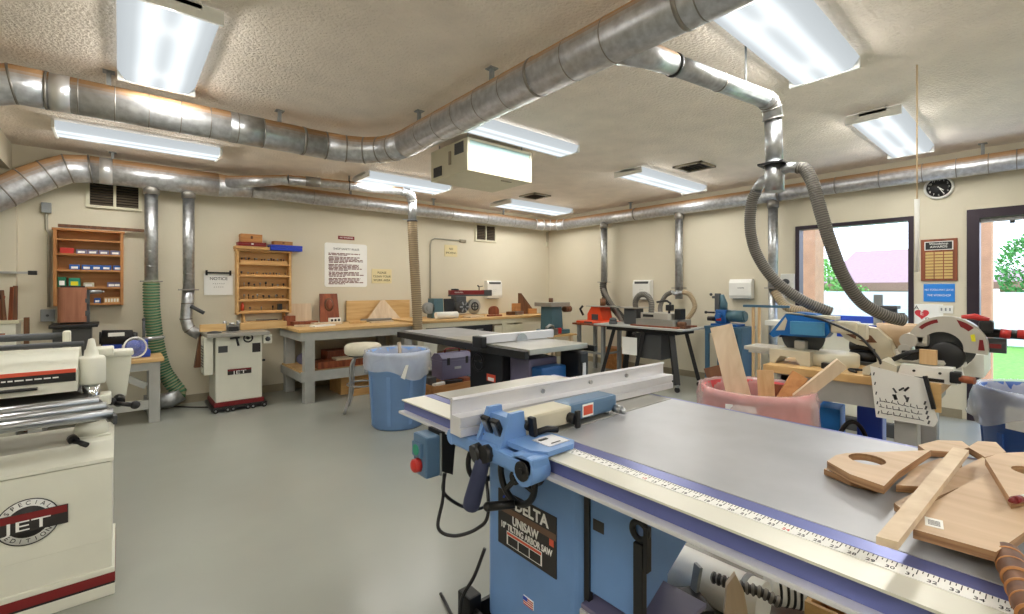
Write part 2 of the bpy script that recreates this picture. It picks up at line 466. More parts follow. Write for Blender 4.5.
# ------------------------------------------------------------------ outside
struct('ground_lawn', MB().box(XB+.15, 30, -14, 26, -.16, -.10), 'grass')
o = MB().box(XB+.15, 8.3, -8, 12, -.16, -.03).build('concrete_walk', 'concrete'); o['kind'] = 'structure'
o = MB().box(8.2, 8.65, 2.37, 2.95, -.1, 3.1, bev=.02).build('porch_pillar', 'brick'); tag(o, 'tan stucco porch pillar seen through the left edge of the window', 'pillar')
o = MB().box(8.2, 8.45, .47, .72, -.1, 3.1, bev=.02).build('porch_pillar', 'brick'); tag(o, 'orange-tan stucco porch pillar seen through the doorway', 'pillar')
f = thing('vinyl_fence', 'white panel fence running behind the lawn outside', 'fence', (16, 0, -.1))
b = MB()
for i in range(15):
    y0 = -12+i*2.4; b.box(15.97, 16.03, y0+.06, y0+2.34, -.05, 1.22)
b.build('panel', 'fence', f)
for i in range(16):
    y0 = -12+i*2.4; b = MB().box(15.93, 16.07, y0-.06, y0+.06, -.1, 1.28); b.build('post', 'fence', f)
def house(y0, y1, x0, label, ridge, eave):
    h = thing('house', label, 'house', ((x0+x0+8)/2, (y0+y1)/2, -.1))
    MB().box(x0+.3, x0+9, y0+.2, y1-.2, -.1, eave).build('wall', 'housewall', h)
    b = MB(); v = [(x0, y0, eave), (x0+9.5, y0, eave), (x0+9.5, y1, eave), (x0, y1, eave), (x0+4.5, y0+.02, ridge), (x0+4.5, y1-.02, ridge)]
    vv = [b.bm.verts.new(p) for p in v]
    for q in ((0, 3, 5, 4), (1, 4, 5, 2), (0, 4, 1), (3, 2, 5), (3, 2, 1, 0)): b._f([vv[i] for i in q if True][:4])
    b.build('roof', 'roof', h)
    MB().box(x0-.06, x0-.002, y0, y1, eave-.22, eave+.05).build('fascia', 'fascia', h)
house(2.1, 5.35, 19, 'neighbouring house with a pinkish shingle roof behind the white fence, seen through the window', 2.85, 1.45)
house(.55, 1.4, 24, 'small far house with a bluish gable roof seen through the doorway', 2.1, 1.5)
def tree(x, y, h, r, label, mt, base=.2, n=1900):
    t = thing('leafy_tree', label, 'tree', (x, y, -.1))
    MB().tube([(x, y, -.1), (x+.05, y, h*.4), (x, y+.05, h*.8)], [r*.13, r*.09, r*.04], 8).build('trunk', 'bark', t)
    b = MB()
    for k in range(n):
        a = random.uniform(0, 2*PI); u = random.uniform(-1, 1); q = random.uniform(.45, 1)**.5
        c = Vector((x+r*q*math.sqrt(1-u*u)*math.cos(a), y+r*q*math.sqrt(1-u*u)*math.sin(a), base+(h-base)*(.5+.5*u*q)))
        d = Vector((random.gauss(0,1), random.gauss(0,1), random.gauss(0,1))).normalized(); e = d.orthogonal().normalized(); g = d.cross(e); s_ = random.uniform(.05, .12)*max(.6, r)
        b._f([b.bm.verts.new(c+e*s_), b.bm.verts.new(c+g*s_*.5), b.bm.verts.new(c-e*s_), b.bm.verts.new(c-g*s_*.5)])
    b.build('foliage', mt, t)
tree(17.2, 4.8, 2.3, .75, 'round leafy tree outside, between the porch pillar and the pink roof', 'leaf')
tree(17.2, .35, 2.7, .6, 'leafy tree seen at the top right through the doorway', 'leafd', .9)
tree(17, 3.75, 1.45, .35, 'low yellow-green shrub showing over the fence, seen through the window', 'leaf', .1, 700)
# ------------------------------------------------------------------ ceiling lights
def wrap_light(x0, x1, y0, y1, label, power, along='x', zb=2.62, bare=False, side=True):
    t = thing('ceiling_light', label, 'light', ((x0+x1)/2, (y0+y1)/2, zb), 0, 'fluorescent ceiling lights')
    b = MB(); e = .02
    if along == 'x':
        b.box(x0, x1, y0+.09, y1-.09, CZ-.035, CZ); b.box(x0, x0+e, y0, y1, zb, CZ-.01, bev=.004); b.box(x1-e, x1, y0, y1, zb, CZ-.01, bev=.004)
    else:
        b.box(x0+.09, x1-.09, y0, y1, CZ-.035, CZ); b.box(x0, x1, y0, y0+e, zb, CZ-.01, bev=.004); b.box(x0, x1, y1-e, y1, zb, CZ-.01, bev=.004)
    b.build('housing', 'frosted', t)
    # wrap-around prismatic lens: a shallow tray open to the top
    n = 10; prof = []
    L = (y1-y0) if along == 'x' else (x1-x0)
    for i in range(n+1):
        q = i/n; s_ = abs(2*q-1); prof.append((q*L, zb+.004+.06*max(0, (s_-.72)/.28)**2))
    if not bare:
        b = MB(); rows = []
        for k in range(2):
            rows.append([b.bm.verts.new(((x0+e if k == 0 else x1-e), y0+u, z) if along == 'x' else (x0+u, (y0+e if k == 0 else y1-e), z)) for u, z in prof])
        for i in range(n): b._f((rows[0][i], rows[0][i+1], rows[1][i+1], rows[1][i]), 0, True)
        d = b.build('lens', 'lensx' if along == 'x' else 'lensy', t)
    for s_ in (.32, .68):
        if along == 'x':
            yy = y0+(y1-y0)*s_; b = MB().cyl((x0+.05, yy, CZ-.05), (x1-.05, yy, CZ-.05), .016, seg=10)
        else:
            xx = x0+(x1-x0)*s_; b = MB().cyl((xx, y0+.05, CZ-.05), (xx, y1-.05, CZ-.05), .016, seg=10)
        b.build('lamp_tube', 'tubeglow', t)
    for q in (-.19, .19):      # light of the two tubes, leaving through the lens
        li = bpy.data.objects.new('fluorescent_lamp', bpy.data.lights.new('fluorescent_lamp', 'AREA')); COL.objects.link(li)
        w_, h_ = x1-x0, y1-y0
        li.data.shape = 'RECTANGLE'
        if along == 'x': li.data.size = w_*.92; li.data.size_y = h_*.17; li.location = (0, q*h_, -.004)
        else: li.data.size = w_*.17; li.data.size_y = h_*.92; li.location = (q*w_, 0, -.004)
        li.parent = t; li.data.energy = power*.35; li.data.color = (1, .97, .91)
    for q in ((-.28, .28) if side else ()):      # the sideways and upward share that grazes the ceiling
        li = bpy.data.objects.new('fluorescent_lamp', bpy.data.lights.new('fluorescent_lamp', 'POINT')); COL.objects.link(li)
        li.location = (q*w_, 0, -.09) if along == 'x' else (0, q*h_, -.09); li.data.shadow_soft_size = .02
        li.parent = t; li.data.energy = power*.19; li.data.color = (1, .97, .91)
# prismatic lens: lit from behind by the two tubes, brightest along them
for nm_, ch_ in (('lensx', 'Y'), ('lensy', 'X')):
    m_, nt_, p_, N_, L_ = base_mat('prismatic_lens_'+nm_)
    p_.inputs['Base Color'].default_value = (.02, .02, .02, 1); p_.inputs['Roughness'].default_value = .6; p_.inputs['Specular IOR Level'].default_value = 0
    tc_ = N_.new('ShaderNodeTexCoord'); sx_ = N_.new('ShaderNodeSeparateXYZ'); L_.new(tc_.outputs['Generated'], sx_.inputs[0])
    cr_ = N_.new('ShaderNodeValToRGB'); cr_.color_ramp.interpolation = 'EASE'; el_ = cr_.color_ramp.elements
    el_[0].position = 0; el_[0].color = (.52, .52, .52, 1); el_[1].position = 1; el_[1].color = (.52, .52, .52, 1)
    for ps_, v_ in ((.14, .58), (.31, 1), (.5, .66), (.69, 1), (.86, .58)):
        e_ = el_.new(ps_); e_.color = (v_, v_, v_, 1)
    L_.new(sx_.outputs[ch_], cr_.inputs[0])
    ml_ = N_.new('ShaderNodeMath'); ml_.operation = 'MULTIPLY'; ml_.inputs[1].default_value = 1.32
    L_.new(cr_.outputs[0], ml_.inputs[0]); L_.new(ml_.outputs[0], p_.inputs['Emission Strength'])
    p_.inputs['Emission Color'].default_value = (*lin((234, 242, 246)), 1)
    M[nm_] = m_
PW = 23
wrap_light(-.01, .395, 2.66, 3.80, 'big near wraparound ceiling light at the top left, above the floor aisle', PW, 'y')
wrap_light(2.16, 3.34, .73, 1.11, 'big near wraparound ceiling light at the top right, beside the hose drop', PW)
wrap_light(-.42, .77, 5.25, 5.62, 'long ceiling light between the two silver ducts at left', PW)
wrap_light(2.19, 3.36, 2.93, 3.22, 'two-tube ceiling strip light mounted right behind the hanging air filter', PW, side=False)
wrap_light(2.2, 3.36, 5.15, 5.65, 'ceiling light half hidden behind the thin branch duct, left of the air filter', PW)
wrap_light(4.45, 5.98, 2.98, 3.35, 'ceiling light above the scroll saw, beside the square ceiling grille', PW)
wrap_light(4.55, 5.98, 5.36, 5.88, 'farthest ceiling light, close to the back corner of the room', PW)
wrap_light(4.42, 5.92, .72, 1.07, 'ceiling light near the window wall, left of the hanging pull cord', PW)
# unseen fill lights added behind the camera to brighten the foreground
for (xx, yy) in ((-1.6, .4), (-1.6, -1.8), (.6, -1.6), (3.4, -1.6)):
    wrap_light(xx, xx+1.2, yy, yy+.38, 'added unseen fill light behind the viewpoint', PW*1.3)

# ceiling grilles
def grille(x, y, s_, label):
    t = thing('ceiling_grille', label, 'vent', (x, y, CZ-.02))
    b = MB(); h = s_/2
    b.box(x-h, x+h, y-h, y-h+.03, CZ-.02, CZ); b.box(x-h, x+h, y+h-.03, y+h, CZ-.02, CZ); b.box(x-h, x-h+.03, y-h, y+h, CZ-.02, CZ); b.box(x+h-.03, x+h, y-h, y+h, CZ-.02, CZ)
    b.build('frame', 'cove', t)
    b = MB(); b.box(x-h+.03, x+h-.03, y-h+.03, y+h-.03, CZ-.004, CZ-.001, 1)
    for i in range(6):
        yy = y-h+.05+i*(s_-.1)/5; b.obox((x, yy, CZ-.011), (s_-.06, .024, .003), (.7, 0, 0))
    b.build('louvres', ['vent', 'black'], t)
p = (4.87, 2.6); grille(4.95, 2.62, .34, 'square air grille in the ceiling right of the middle ceiling light')
grille(4.72, 5.0, .34, 'small dark round-looking grille in the ceiling near the far light')

# ------------------------------------------------------------------ hanging air filter
t = thing('air_filter', 'cream boxy air cleaner hanging from the ceiling by chains', 'air cleaner', (2.69, 3.6, 2.35))
x0, x1, y0, y1, z0, z1 = 2.31, 3.07, 3.30, 3.92, 2.35, 2.64
b = MB(); b.box(x0, x1, y0+.02, y1, z0, z1, bev=.006); b.build('cabinet', 'cream', t)
b = MB(); b.box(x0, x0+.022, y0, y0+.02, z0, z1); b.box(x1-.022, x1, y0, y0+.02, z0, z1); b.box(x0+.022, x1-.022, y0, y0+.02, z0, z0+.02); b.box(x0+.022, x1-.022, y0, y0+.02, z1-.02, z1)
b.build('filter_frame', 'cream', t)
MB().box(x0+.022, x1-.022, y0+.008, y0+.021, z0+.02, z1-.02).build('filter', 'filter', t)
b = MB(); b.box(x0-.006, x0, 3.36, 3.50, z0+.17, z1-.02); b.build('control_label', 'dkgrey', t)
b = MB(); b.box(x0-.008, x0, 3.72, 3.86, z0+.03, z0+.12); b.build('outlet', 'black', t)
b = MB(); b.box(x0-.012, x0, 3.56, 3.59, z0+.10, z0+.22); b.build('latch', 'cove', t)
b = MB(); b.box(2.78, 2.90, 3.40, 3.42, z0-.006, z0); b.build('bottom_latch', 'cove', t)
for xx in (x0+.06, x1-.06):
    for yy in (y0+.08, y1-.06):
        MB().cyl((xx, yy, z1-.01), (xx, yy, CZ), .006, seg=6).build('chain', 'grey', t)

# ------------------------------------------------------------------ dust collection ducts
def bands(t, segs, r, w=.012, name='joint_band', mat='band'):
    for (p, d) in segs:
        p, d = Vector(p), Vector(d).normalized()
        MB().cyl(p-d*w/2, p+d*w/2, r, seg=24).build(name, mat, t)
def hanger(t, x, y, ztop, z0):
    b = MB(); b.box(x-.012, x+.012, y-.012, y+.012, z0, ztop); b.box(x-.03, x+.03, y-.03, y+.03, ztop-.006, ztop); b.build('hanger', 'grey', t)
R1 = .108; MY, MX, MZ = 3.9, 1.78, 2.50
t = thing('dust_duct', 'large silver trunk duct turning a corner across the middle of the ceiling', 'duct', (MX, 1.5, MZ-R1), 0)
MB().tube([(-.35, MY, MZ), (1.30, MY, MZ)], R1, 28).build('pipe', 'galv', t)
el = [(1.30, MY), (1.46, MY-.02), (1.60, MY-.08), (1.70, MY-.18), (1.76, MY-.32), (MX, MY-.48)]
MB().tube([(x, y, MZ) for x, y in el], R1*1.01, 28).build('elbow', 'galv', t)
MB().tube([(MX, MY-.48, MZ), (MX, -2.4, MZ)], R1, 28).build('pipe', 'galv', t)
el2 = [(-.35, MY, MZ), (-.52, MY-.03, MZ), (-.68, MY-.14, MZ-.02), (-.80, MY-.30, MZ-.05), (-.98, MY-.50, MZ-.09)]
el2 = [(-.33, MY, MZ), (-.47, MY, MZ), (-.60, MY, MZ-.05), (-.72, MY, MZ-.15), (-.82, MY, MZ-.28), (-.98, MY, MZ-.60)]
MB().tube(el2, R1*1.02, 28).build('elbow', 'galv', t)
for i, (x, y) in enumerate(el[:-1]):
    d = Vector((el[i+1][0]-x, el[i+1][1]-y, 0)); bands(t, [((x, y, MZ), d if i == 0 else Vector((el[i+1][0]-el[i-1][0], el[i+1][1]-el[i-1][1], 0)))], R1*1.03)
for i, p in enumerate(el2[:-1]):
    bands(t, [(p, Vector(el2[i+1])-Vector(el2[max(0, i-1)]))], R1*1.04)
bands(t, [((x, MY, MZ), X) for x in (-.19, -.02, .15, .32, .49, .66, .83)], R1*1.012, .006, 'seam')
bands(t, [((MX, y, MZ), Y) for y in (3.1, 2.85, 2.6, 2.35, 2.1, 1.6, 1.35, .9, .5, .1)], R1*1.012, .006, 'seam')
bands(t, [((MX, 1.86, MZ), Y), ((MX, .98, MZ), Y), ((1.12, MY, MZ), X)], R1*1.03, .02)
bands(t, [((.72, MY, MZ), X)], R1*1.008, .22, 'tape_wrap', 'galvc'); bands(t, [((-.27, MY, MZ), X)], R1*1.012, .09, 'tape_wrap', 'tape')
for (x, y) in ((-.05, MY), (.95, MY), (MX, 3.2), (MX, 2.28), (MX, .4)): hanger(t, x, y, CZ, MZ+R1-.01)

# lower trunk: along the back wall and round the corner along the window wall
RA, RAB, RB = .132, .097, .095; AY, AZ, BX = 6.2, 2.50, 6.27
t = thing('dust_duct', 'silver duct running high along the back wall and on along the window wall', 'duct', (3, AY, AZ-RA), 0)
el3 = [(-.22, AY, AZ), (-.38, AY, AZ-.02), (-.52, AY, AZ-.10), (-.66, AY-.02, AZ-.20), (-.80, AY-.05, AZ-.32), (-1.2, AY-.15, AZ-.62)]
MB().tube(el3, RA*1.02, 28).build('elbow', 'galv', t)
for i in range(0, 5): bands(t, [(el3[i], Vector(el3[i+1])-Vector(el3[max(0, i-1)]))], RA*1.05)
MB().tube([(-.22, AY, AZ), (.86, AY, AZ)], RA, 28).build('pipe', 'galv', t)
MB().tube([(.86, AY, AZ), (1.2, AY, AZ)], [RA, RAB], 28).build('reducer', 'galv', t)
MB().tube([(1.2, AY, AZ), (5.85, AY, AZ)], RAB, 28).build('pipe', 'galv', t)
el4 = [(5.85, AY), (6.02, AY-.03), (6.15, AY-.10), (6.24, AY-.22), (BX, AY-.38)]
MB().tube([(x, y, AZ) for x, y in el4], RAB*1.02, 28).build('elbow', 'galv', t)
for i in range(len(el4)):
    a = el4[max(0, i-1)]; c = el4[min(4, i+1)]; bands(t, [((*el4[i], AZ), (c[0]-a[0], c[1]-a[1], 0))], RAB*1.07, .022, 'joint_band', 'tape')
MB().tube([(BX, AY-.38, AZ), (BX, 2.2, AZ)], RB, 28).build('pipe', 'galv', t)
MB().tube([(BX, 2.2, AZ), (BX, -2.6, AZ)], RB*.97, 28).build('pipe', 'galv', t)
bands(t, [((BX, y, AZ), Y) for y in (4.3, 2.2)], RB*1.06, .02); bands(t, [((BX, y, AZ), Y) for y in (1.6, 1.2, .85, .6, .38, .2)], RB*1.01, .006, 'seam')
bands(t, [((x, AY, AZ), X) for x in (1.2, 1.9, 2.6, 3.3, 4.0, 4.7, 5.3)], RAB*1.012, .006, 'seam'); bands(t, [((-.1, AY, AZ), X)], RA*1.01, .1, 'tape_wrap', 'tape')
for (x, y) in ((-.05, AY), (2.4, AY), (3.7, AY), (5.1, AY), (BX, 4.4), (BX, .42)): hanger(t, x, y, CZ, AZ+.085)

# thin branch over the first bench with its tan hose
t = thing('branch_duct', 'thin silver branch duct bending down into a long tan hose by the bench', 'duct', (2.93, 5.4, .9))
bz = 2.58; r = .055
pts = [(.95, 6.12, 2.53), (1.5, 5.75, bz), (2.82, 5.45, bz)]
MB().tube(pts[:2], [.075, r], 20).build('pipe', 'galv', t)
MB().tube([pts[1], (2.80, 5.47, bz)], r, 20).build('pipe', 'galv', t)
ev = [(2.80, 5.47, bz), (2.86, 5.46, bz-.01), (2.91, 5.45, bz-.05), (2.93, 5.45, bz-.12)]
MB().tube(ev, r*1.1, 18).build('elbow', 'galvc', t)
for i in range(1, 4): bands(t, [(ev[i], Vector(ev[min(3, i+1)])-Vector(ev[i-1]))], r*1.15, .008)
MB().tube([(2.93, 5.45, bz-.12), (2.93, 5.45, 2.2)], r, 18).build('pipe', 'galvc', t)
bands(t, [((1.75, 5.69, bz), (1.3, -.3, 0))], r*1.05, .16, 'tape_wrap', 'band'); bands(t, [((2.93, 5.45, 2.2), Z)], r*1.25, .02, 'joint_band', 'black')
b = MB(); b.box(2.80, 2.90, 5.44, 5.46, 2.205, 2.215); b.build('blast_gate', 'galvc', t)
b = MB(); hose(b, [(2.93, 5.45, 2.2), (2.945, 5.44, 1.8), (2.96, 5.42, 1.4), (2.975, 5.40, 1.0), (2.98, 5.39, .72)], .066, .028, .9, 16); b.build('flex_hose', ['hosetan', 'ribtan'], t)
b = MB(); b.tube([(2.78, 5.47, bz+.05), (2.74, 5.47, CZ)], .006, 6); b.build('hanger', 'black', t)
b = MB(); b.tube([(2.15, 5.6, bz+.05), (2.15, 5.6, CZ)], .008, 6); b.ring((2.15, 5.6, bz), (1, -.23, 0), .06, .006); b.build('hanger', 'black', t)

# drop with the Y and two grey hoses over the mitre saw bench
t = thing('branch_duct', 'shiny branch duct dropping from the trunk duct and splitting into two grey hoses', 'duct', (3.0, 1.08, 1.9))
r = .05; hz = 2.44
MB().tube([(MX+.05, 1.34, MZ-.03), (1.93, 1.26, hz), (2.10, 1.23, hz)], [.075, .06, .054], 20).build('takeoff', 'galv', t)
MB().tube([(2.10, 1.23, hz), (2.90, 1.10, hz)], r, 20).build('pipe', 'galvc', t)
ev = [(2.90, 1.10, hz), (2.95, 1.095, hz-.008), (2.985, 1.09, hz-.04), (3.0, 1.088, hz-.1)]
MB().tube(ev, r*1.08, 18).build('elbow', 'galvc', t)
for i in range(1, 4): bands(t, [(ev[i], Vector(ev[min(3, i+1)])-Vector(ev[i-1]))], r*1.13, .008)
MB().tube([(3.0, 1.088, hz-.1), (3.0, 1.08, 2.07)], r*.95, 18).build('pipe', 'galvc', t)
bands(t, [((2.12, 1.228, hz), (.8, -.13, 0))], r*1.16, .018, 'joint_band', 'black'); bands(t, [((2.48, 1.168, hz), (.8, -.13, 0))], r*1.05, .012)
MB().tube([(3.0, 1.08, 2.08), (3.0, 1.08, 1.90)], r*1.05, 18).build('pipe', 'galvc', t)
b = MB(); b.box(2.93, 3.07, 1.01, 1.15, 2.055, 2.068); b.build('blast_gate', 'black', t)
MB().tube([(3.0, 1.10, 2.0), (3.02, 1.16, 1.975), (3.03, 1.195, 1.93)], .03, 14).build('wye_arm', 'galvc', t)
MB().tube([(3.0, 1.06, 2.02), (3.0, 1.0, 2.03), (3.0, .955, 2.02)], .03, 14).build('wye_arm', 'galvc', t)
b = MB(); hose(b, [(3.03, 1.195, 1.93), (3.05, 1.235, 1.84), (3.08, 1.25, 1.68), (3.12, 1.22, 1.52), (3.17, 1.13, 1.36), (3.24, 1.0, 1.24), (3.30, .87, 1.17)], .034, .013, .93, 14); b.build('flex_hose', ['hoseg', 'ribgrey'], t)
b = MB(); hose(b, [(3.0, .955, 2.02), (3.0, .915, 2.0), (3.0, .875, 1.9), (3.01, .84, 1.74), (3.04, .80, 1.56), (3.10, .755, 1.38), (3.18, .69, 1.24), (3.26, .60, 1.165), (3.32, .53, 1.14)], .034, .013, .93, 14); b.build('flex_hose', ['hoseg', 'ribgrey'], t)
MB().tube([(2.72, 1.13, hz+.05), (2.72, 1.13, CZ)], .006, 6).build('hanger', 'grey', t)

# drops on the back wall
def drop(x, y, ztop, zb, r, label, cat='duct'):
    t = thing('drop_duct', label, cat, (x, y, zb))
    MB().tube([(x, y, ztop), (x, y, ztop-.10)], r*1.2, 18).build('takeoff', 'band', t)
    MB().tube([(x, y, ztop-.08), (x, y, zb)], r, 18).build('pipe', 'galvc', t)
    bands(t, [((x, y, ztop-.08-(ztop-.08-zb)*k/6), (.2, .05, 1)) for k in range(1, 6)], r*1.015, .005, 'seam', 'galvc')
    b = MB(); b.box(x-r*1.6, x+r*1.6, y-r*1.25, y+r*1.25, zb-.006, zb+.006); b.build('blast_gate', 'band', t)
    return t
t = drop(.26, AY, AZ-.09, 1.39, .058, 'silver drop pipe ending in a long green ribbed hose, beside the open parts cabinet')
b = MB(); hose(b, [(.26, 6.2, 1.4), (.265, 6.22, 1.1), (.30, 6.26, .75), (.36, 6.27, .45), (.44, 6.26, .28), (.50, 6.25, .17), (.46, 6.24, .11)], .075, .03, .88, 16); b.build('flex_hose', ['hosegreen', 'ribgreen'], t)
MB().tube([(.52, 6.24, .16), (.42, 6.24, .10), (.20, 6.24, .10)], .085, 16).build('end_elbow', 'galvc', t)
t = drop(.585, AY, AZ-.09, 1.30, .055, 'silver drop pipe ending in an elbow into the back of the white shaper')
MB().tube([(.585, 6.2, 1.3), (.575, 6.2, 1.15), (.56, 6.19, .98), (.58, 6.17, .88), (.62, 6.15, .84), (.68, 6.14, .80)], .057, 16).build('elbow', 'galvc', t)
for p, d in (((.575, 6.2, 1.15), (0, 0, 1)), ((.56, 6.19, .98), (0, 0, 1)), ((.59, 6.165, .87), (.5, 0, -.6))): bands(t, [(p, d)], .06, .012)
b = MB(); b.cyl((.60, 6.15, 1.12), (.72, 6.12, 1.04), .02); b.build('gate_handle', 'dkgrey', t)
# drops on the window wall
t = drop(BX, 4.93, AZ-.07, 1.42, .056, 'silver drop pipe feeding a slanting black hose behind the orange sander')
b = MB(); hose(b, [(BX-.02, 4.93, 1.42), (BX-.03, 4.92, 1.3), (BX-.04, 4.82, 1.1), (BX-.05, 4.62, .92), (BX-.06, 4.44, .75), (BX-.08, 4.25, .55), (BX-.1, 4.1, .45)], .06, .03, .9); b.build('flex_hose', ['hoseblk', 'ribblk'], t)
b = MB(); hose(b, [(BX-.06, 4.9, 1.3), (BX-.12, 4.75, 1.15), (BX-.14, 4.6, .98), (BX-.16, 4.45, .78)], .035, .016, .9); b.build('flex_hose', ['hoseg', 'ribgrey'], t)
t = drop(BX, 3.554, AZ-.07, 1.32, .056, 'silver drop pipe whose foot splits into two short brown hoses above the scroll saw')
MB().tube([(BX, 3.554, 1.32), (BX, 3.554, 1.16)], .055, 18).build('pipe', 'galvc', t)
for sg in (-1, 1):
    MB().tube([(BX-.03, 3.554, 1.22), (BX-.05, 3.554+sg*.09, 1.26)], .03, 12).build('wye_arm', 'galvc', t)
b = MB(); hose(b, [(BX-.05, 3.64, 1.26), (BX-.06, 3.74, 1.2), (BX-.1, 3.8, 1.05), (BX-.15, 3.76, .92)], .035, .02, .9); b.build('flex_hose', ['hoseg', 'ribgrey'], t)
b = MB(); hose(b, [(BX-.05, 3.46, 1.26), (BX-.06, 3.35, 1.22), (BX-.08, 3.27, 1.05), (BX-.16, 3.36, .86), (BX-.22, 3.44, .82)], .035, .02, .9); b.build('flex_hose', ['hosetan', 'ribtan'], t)
t = drop(BX, 2.273, AZ-.07, 1.32, .056, 'silver drop pipe by the window that ends in a brown hose elbow')
MB().tube([(BX, 2.273, 1.32), (BX, 2.273, .25)], .05, 18).build('pipe', 'galvc', t)
b = MB(); hose(b, [(BX-.04, 2.24, 1.28), (BX-.06, 2.16, 1.16), (BX-.1, 2.06, 1.08), (BX-.14, 1.9, 1.05), (BX-.2, 1.74, 1.06)], .055, .03, .9); b.build('flex_hose', ['hosetan', 'ribtan'], t)

# pull cord
t = thing('pull_cord', 'tan ceiling cord with a slim white pull, hanging before the window wall', 'cord', (3.755, .537, 1.35))
MB().cyl((3.755, .537, CZ), (3.755, .537, 1.86), .004, seg=8).build('string', 'cord', t)
MB().cyl((3.755, .537, 1.87), (3.765, .537, 1.42), .014, .009, seg=10).build('pull', 'white', t)
# ------------------------------------------------------------------ back wall: vents, boxes, cabinets, signs
def wall_vent(x0, x1, z0, z1, label, n):
    t = thing('wall_louvre', label, 'vent', ((x0+x1)/2, YA, z0))
    b = MB(); e = .03; y0 = YA-.03; xm = (x0+x1)/2
    b.box(x0, x1, y0, YA, z0, z0+e, bev=.003); b.box(x0, x1, y0, YA, z1-e, z1, bev=.003); b.box(x0, x0+e, y0, YA, z0+e, z1-e); b.box(x1-e, x1, y0, YA, z0+e, z1-e); b.box(xm-.012, xm+.012, y0, YA, z0+e, z1-e)
    b.build('frame', 'cream', t)
    b = MB(); b.box(x0+e, x1-e, YA-.003, YA-.001, z0+e, z1-e, 1)
    for i in range(n):
        z = z0+e+(z1-z0-2*e)*(i+.5)/n
        for a, c in ((x0+e, xm-.012), (xm+.012, x1-e)): b.obox(((a+c)/2, YA-.016, z), (c-a, .026, .004), (.75, 0, 0))
    b.build('louvres', ['vent', 'black'], t)
wall_vent(-.26, .19, 2.15, 2.46, 'large louvred wall vent above the orange-brown tool cabinet', 9)
wall_vent(4.66, 5.12, 2.13, 2.44, 'smaller two-pane louvred wall vent near the room corner, under the duct', 9)
def jbox(x, z, w, h, label, runs, cat='electrical box', sw=True):
    t = thing('outlet_box', label, cat, (x, YA, z-h/2))
    b = MB(); b.box(x-w/2, x+w/2, YA-.05, YA, z-h/2, z+h/2, bev=.006); b.build('box', 'grey', t)
    if sw:
        b = MB(); b.cyl((x, YA-.05, z), (x, YA-.062, z), .012, seg=12); b.build('switch', 'dkgrey', t)
    for r_ in runs: MB().tube([Vector(p) for p in r_], .012, 8).build('conduit', 'conduit', t)
jbox(-.545, 2.11, .07, .10, 'small grey box high on the wall at left with conduit below it', [[(-.545, YA-.015, 2.06), (-.545, YA-.015, 1.9), (-.53, YA-.015, 1.87), (-.53, YA-.015, 1.13)]], sw=False)
jbox(-.535, 1.05, .10, .12, 'grey switch box low on the wall beside the belt sander', [[(-.50, YA-.015, .99), (-.48, YA-.02, .7)]])
t = thing('conduit_run', 'thin wall conduit rising behind the bench and bending right towards the vent', 'conduit', (3.78, YA, .9))
MB().tube([(3.78, YA-.015, .9), (3.78, YA-.015, 2.02), (3.80, YA-.015, 2.08), (3.86, YA-.015, 2.115), (4.36, YA-.015, 2.115)], .011, 8).build('pipe', 'conduit', t)
MB().box(4.34, 4.46, YA-.04, YA, 2.085, 2.135, bev=.006).build('fitting', 'cove', t)
t = thing('corner_box', 'tiny cream junction box near the ceiling in the room corner', 'electrical box', (6.40, YA, 2.13))
MB().box(6.37, 6.43, YA-.04, YA, 2.13, 2.21, bev=.005).build('box', 'cream', t); MB().cyl((6.40, YA-.015, 2.21), (6.40, YA-.015, 2.42), .008, seg=8).build('conduit', 'conduit', t)
t = thing('loose_moulding', 'brown wood strip lying along the top of the open orange-brown cabinet', 'wood strip', (-.05, 6.36, 1.935))
MB().box(-.46, .24, 6.36, 6.40, 1.925, 1.955).build('strip', 'walnut', t)

def open_cabinet(x0, x1, z0, z1, y0, wood_, woodz, zs, label, cat='cabinet', bev=.002):
    t = thing('wall_cabinet', label, cat, ((x0+x1)/2, (y0+YA)/2, z0))
    e = .025
    b = MB(); b.box(x0, x0+e, y0, YA, z0, z1, bev=bev); b.build('side_panel', woodz, t)
    b = MB(); b.box(x1-e, x1, y0, YA, z0, z1, bev=bev); b.build('side_panel', woodz, t)
    b = MB(); b.box(x0+e, x1-e, YA-.008, YA-.001, z0, z1); b.build('back_panel', wood_, t)
    b = MB(); b.box(x0-.01, x1+.01, y0-.006, YA, z1, z1+.022, bev=bev); b.build('top', wood_, t)
    for z in zs:
        b = MB(); b.box(x0+e, x1-e, y0+.004, YA-.008, z-.018, z); b.build('shelf', wood_, t)
    return t
zs1 = [1.165, 1.33, 1.505, 1.665, 1.81]
open_cabinet(-.49, .035, 1.14, 1.89, 6.32, 'oak', 'oakz', zs1, 'orange-brown open wall cabinet of small parts boxes behind the belt sander')
def small_box(x, z, w, h, mt, label, group=None, lab='paper', dep=.07, y0=6.345):
    t = thing('parts_box', label, 'box', (x, y0+dep/2, z), 0, group)
    b = MB(); b.box(x-w/2, x+w/2, y0, y0+dep, z, z+h, bev=.003); b.build('tray', mt, t)
    if lab:
        b = MB(); b.box(x-w*.32, x+w*.32, y0-.002, y0, z+h*.18, z+h*.62); b.build('label_card', lab, t)
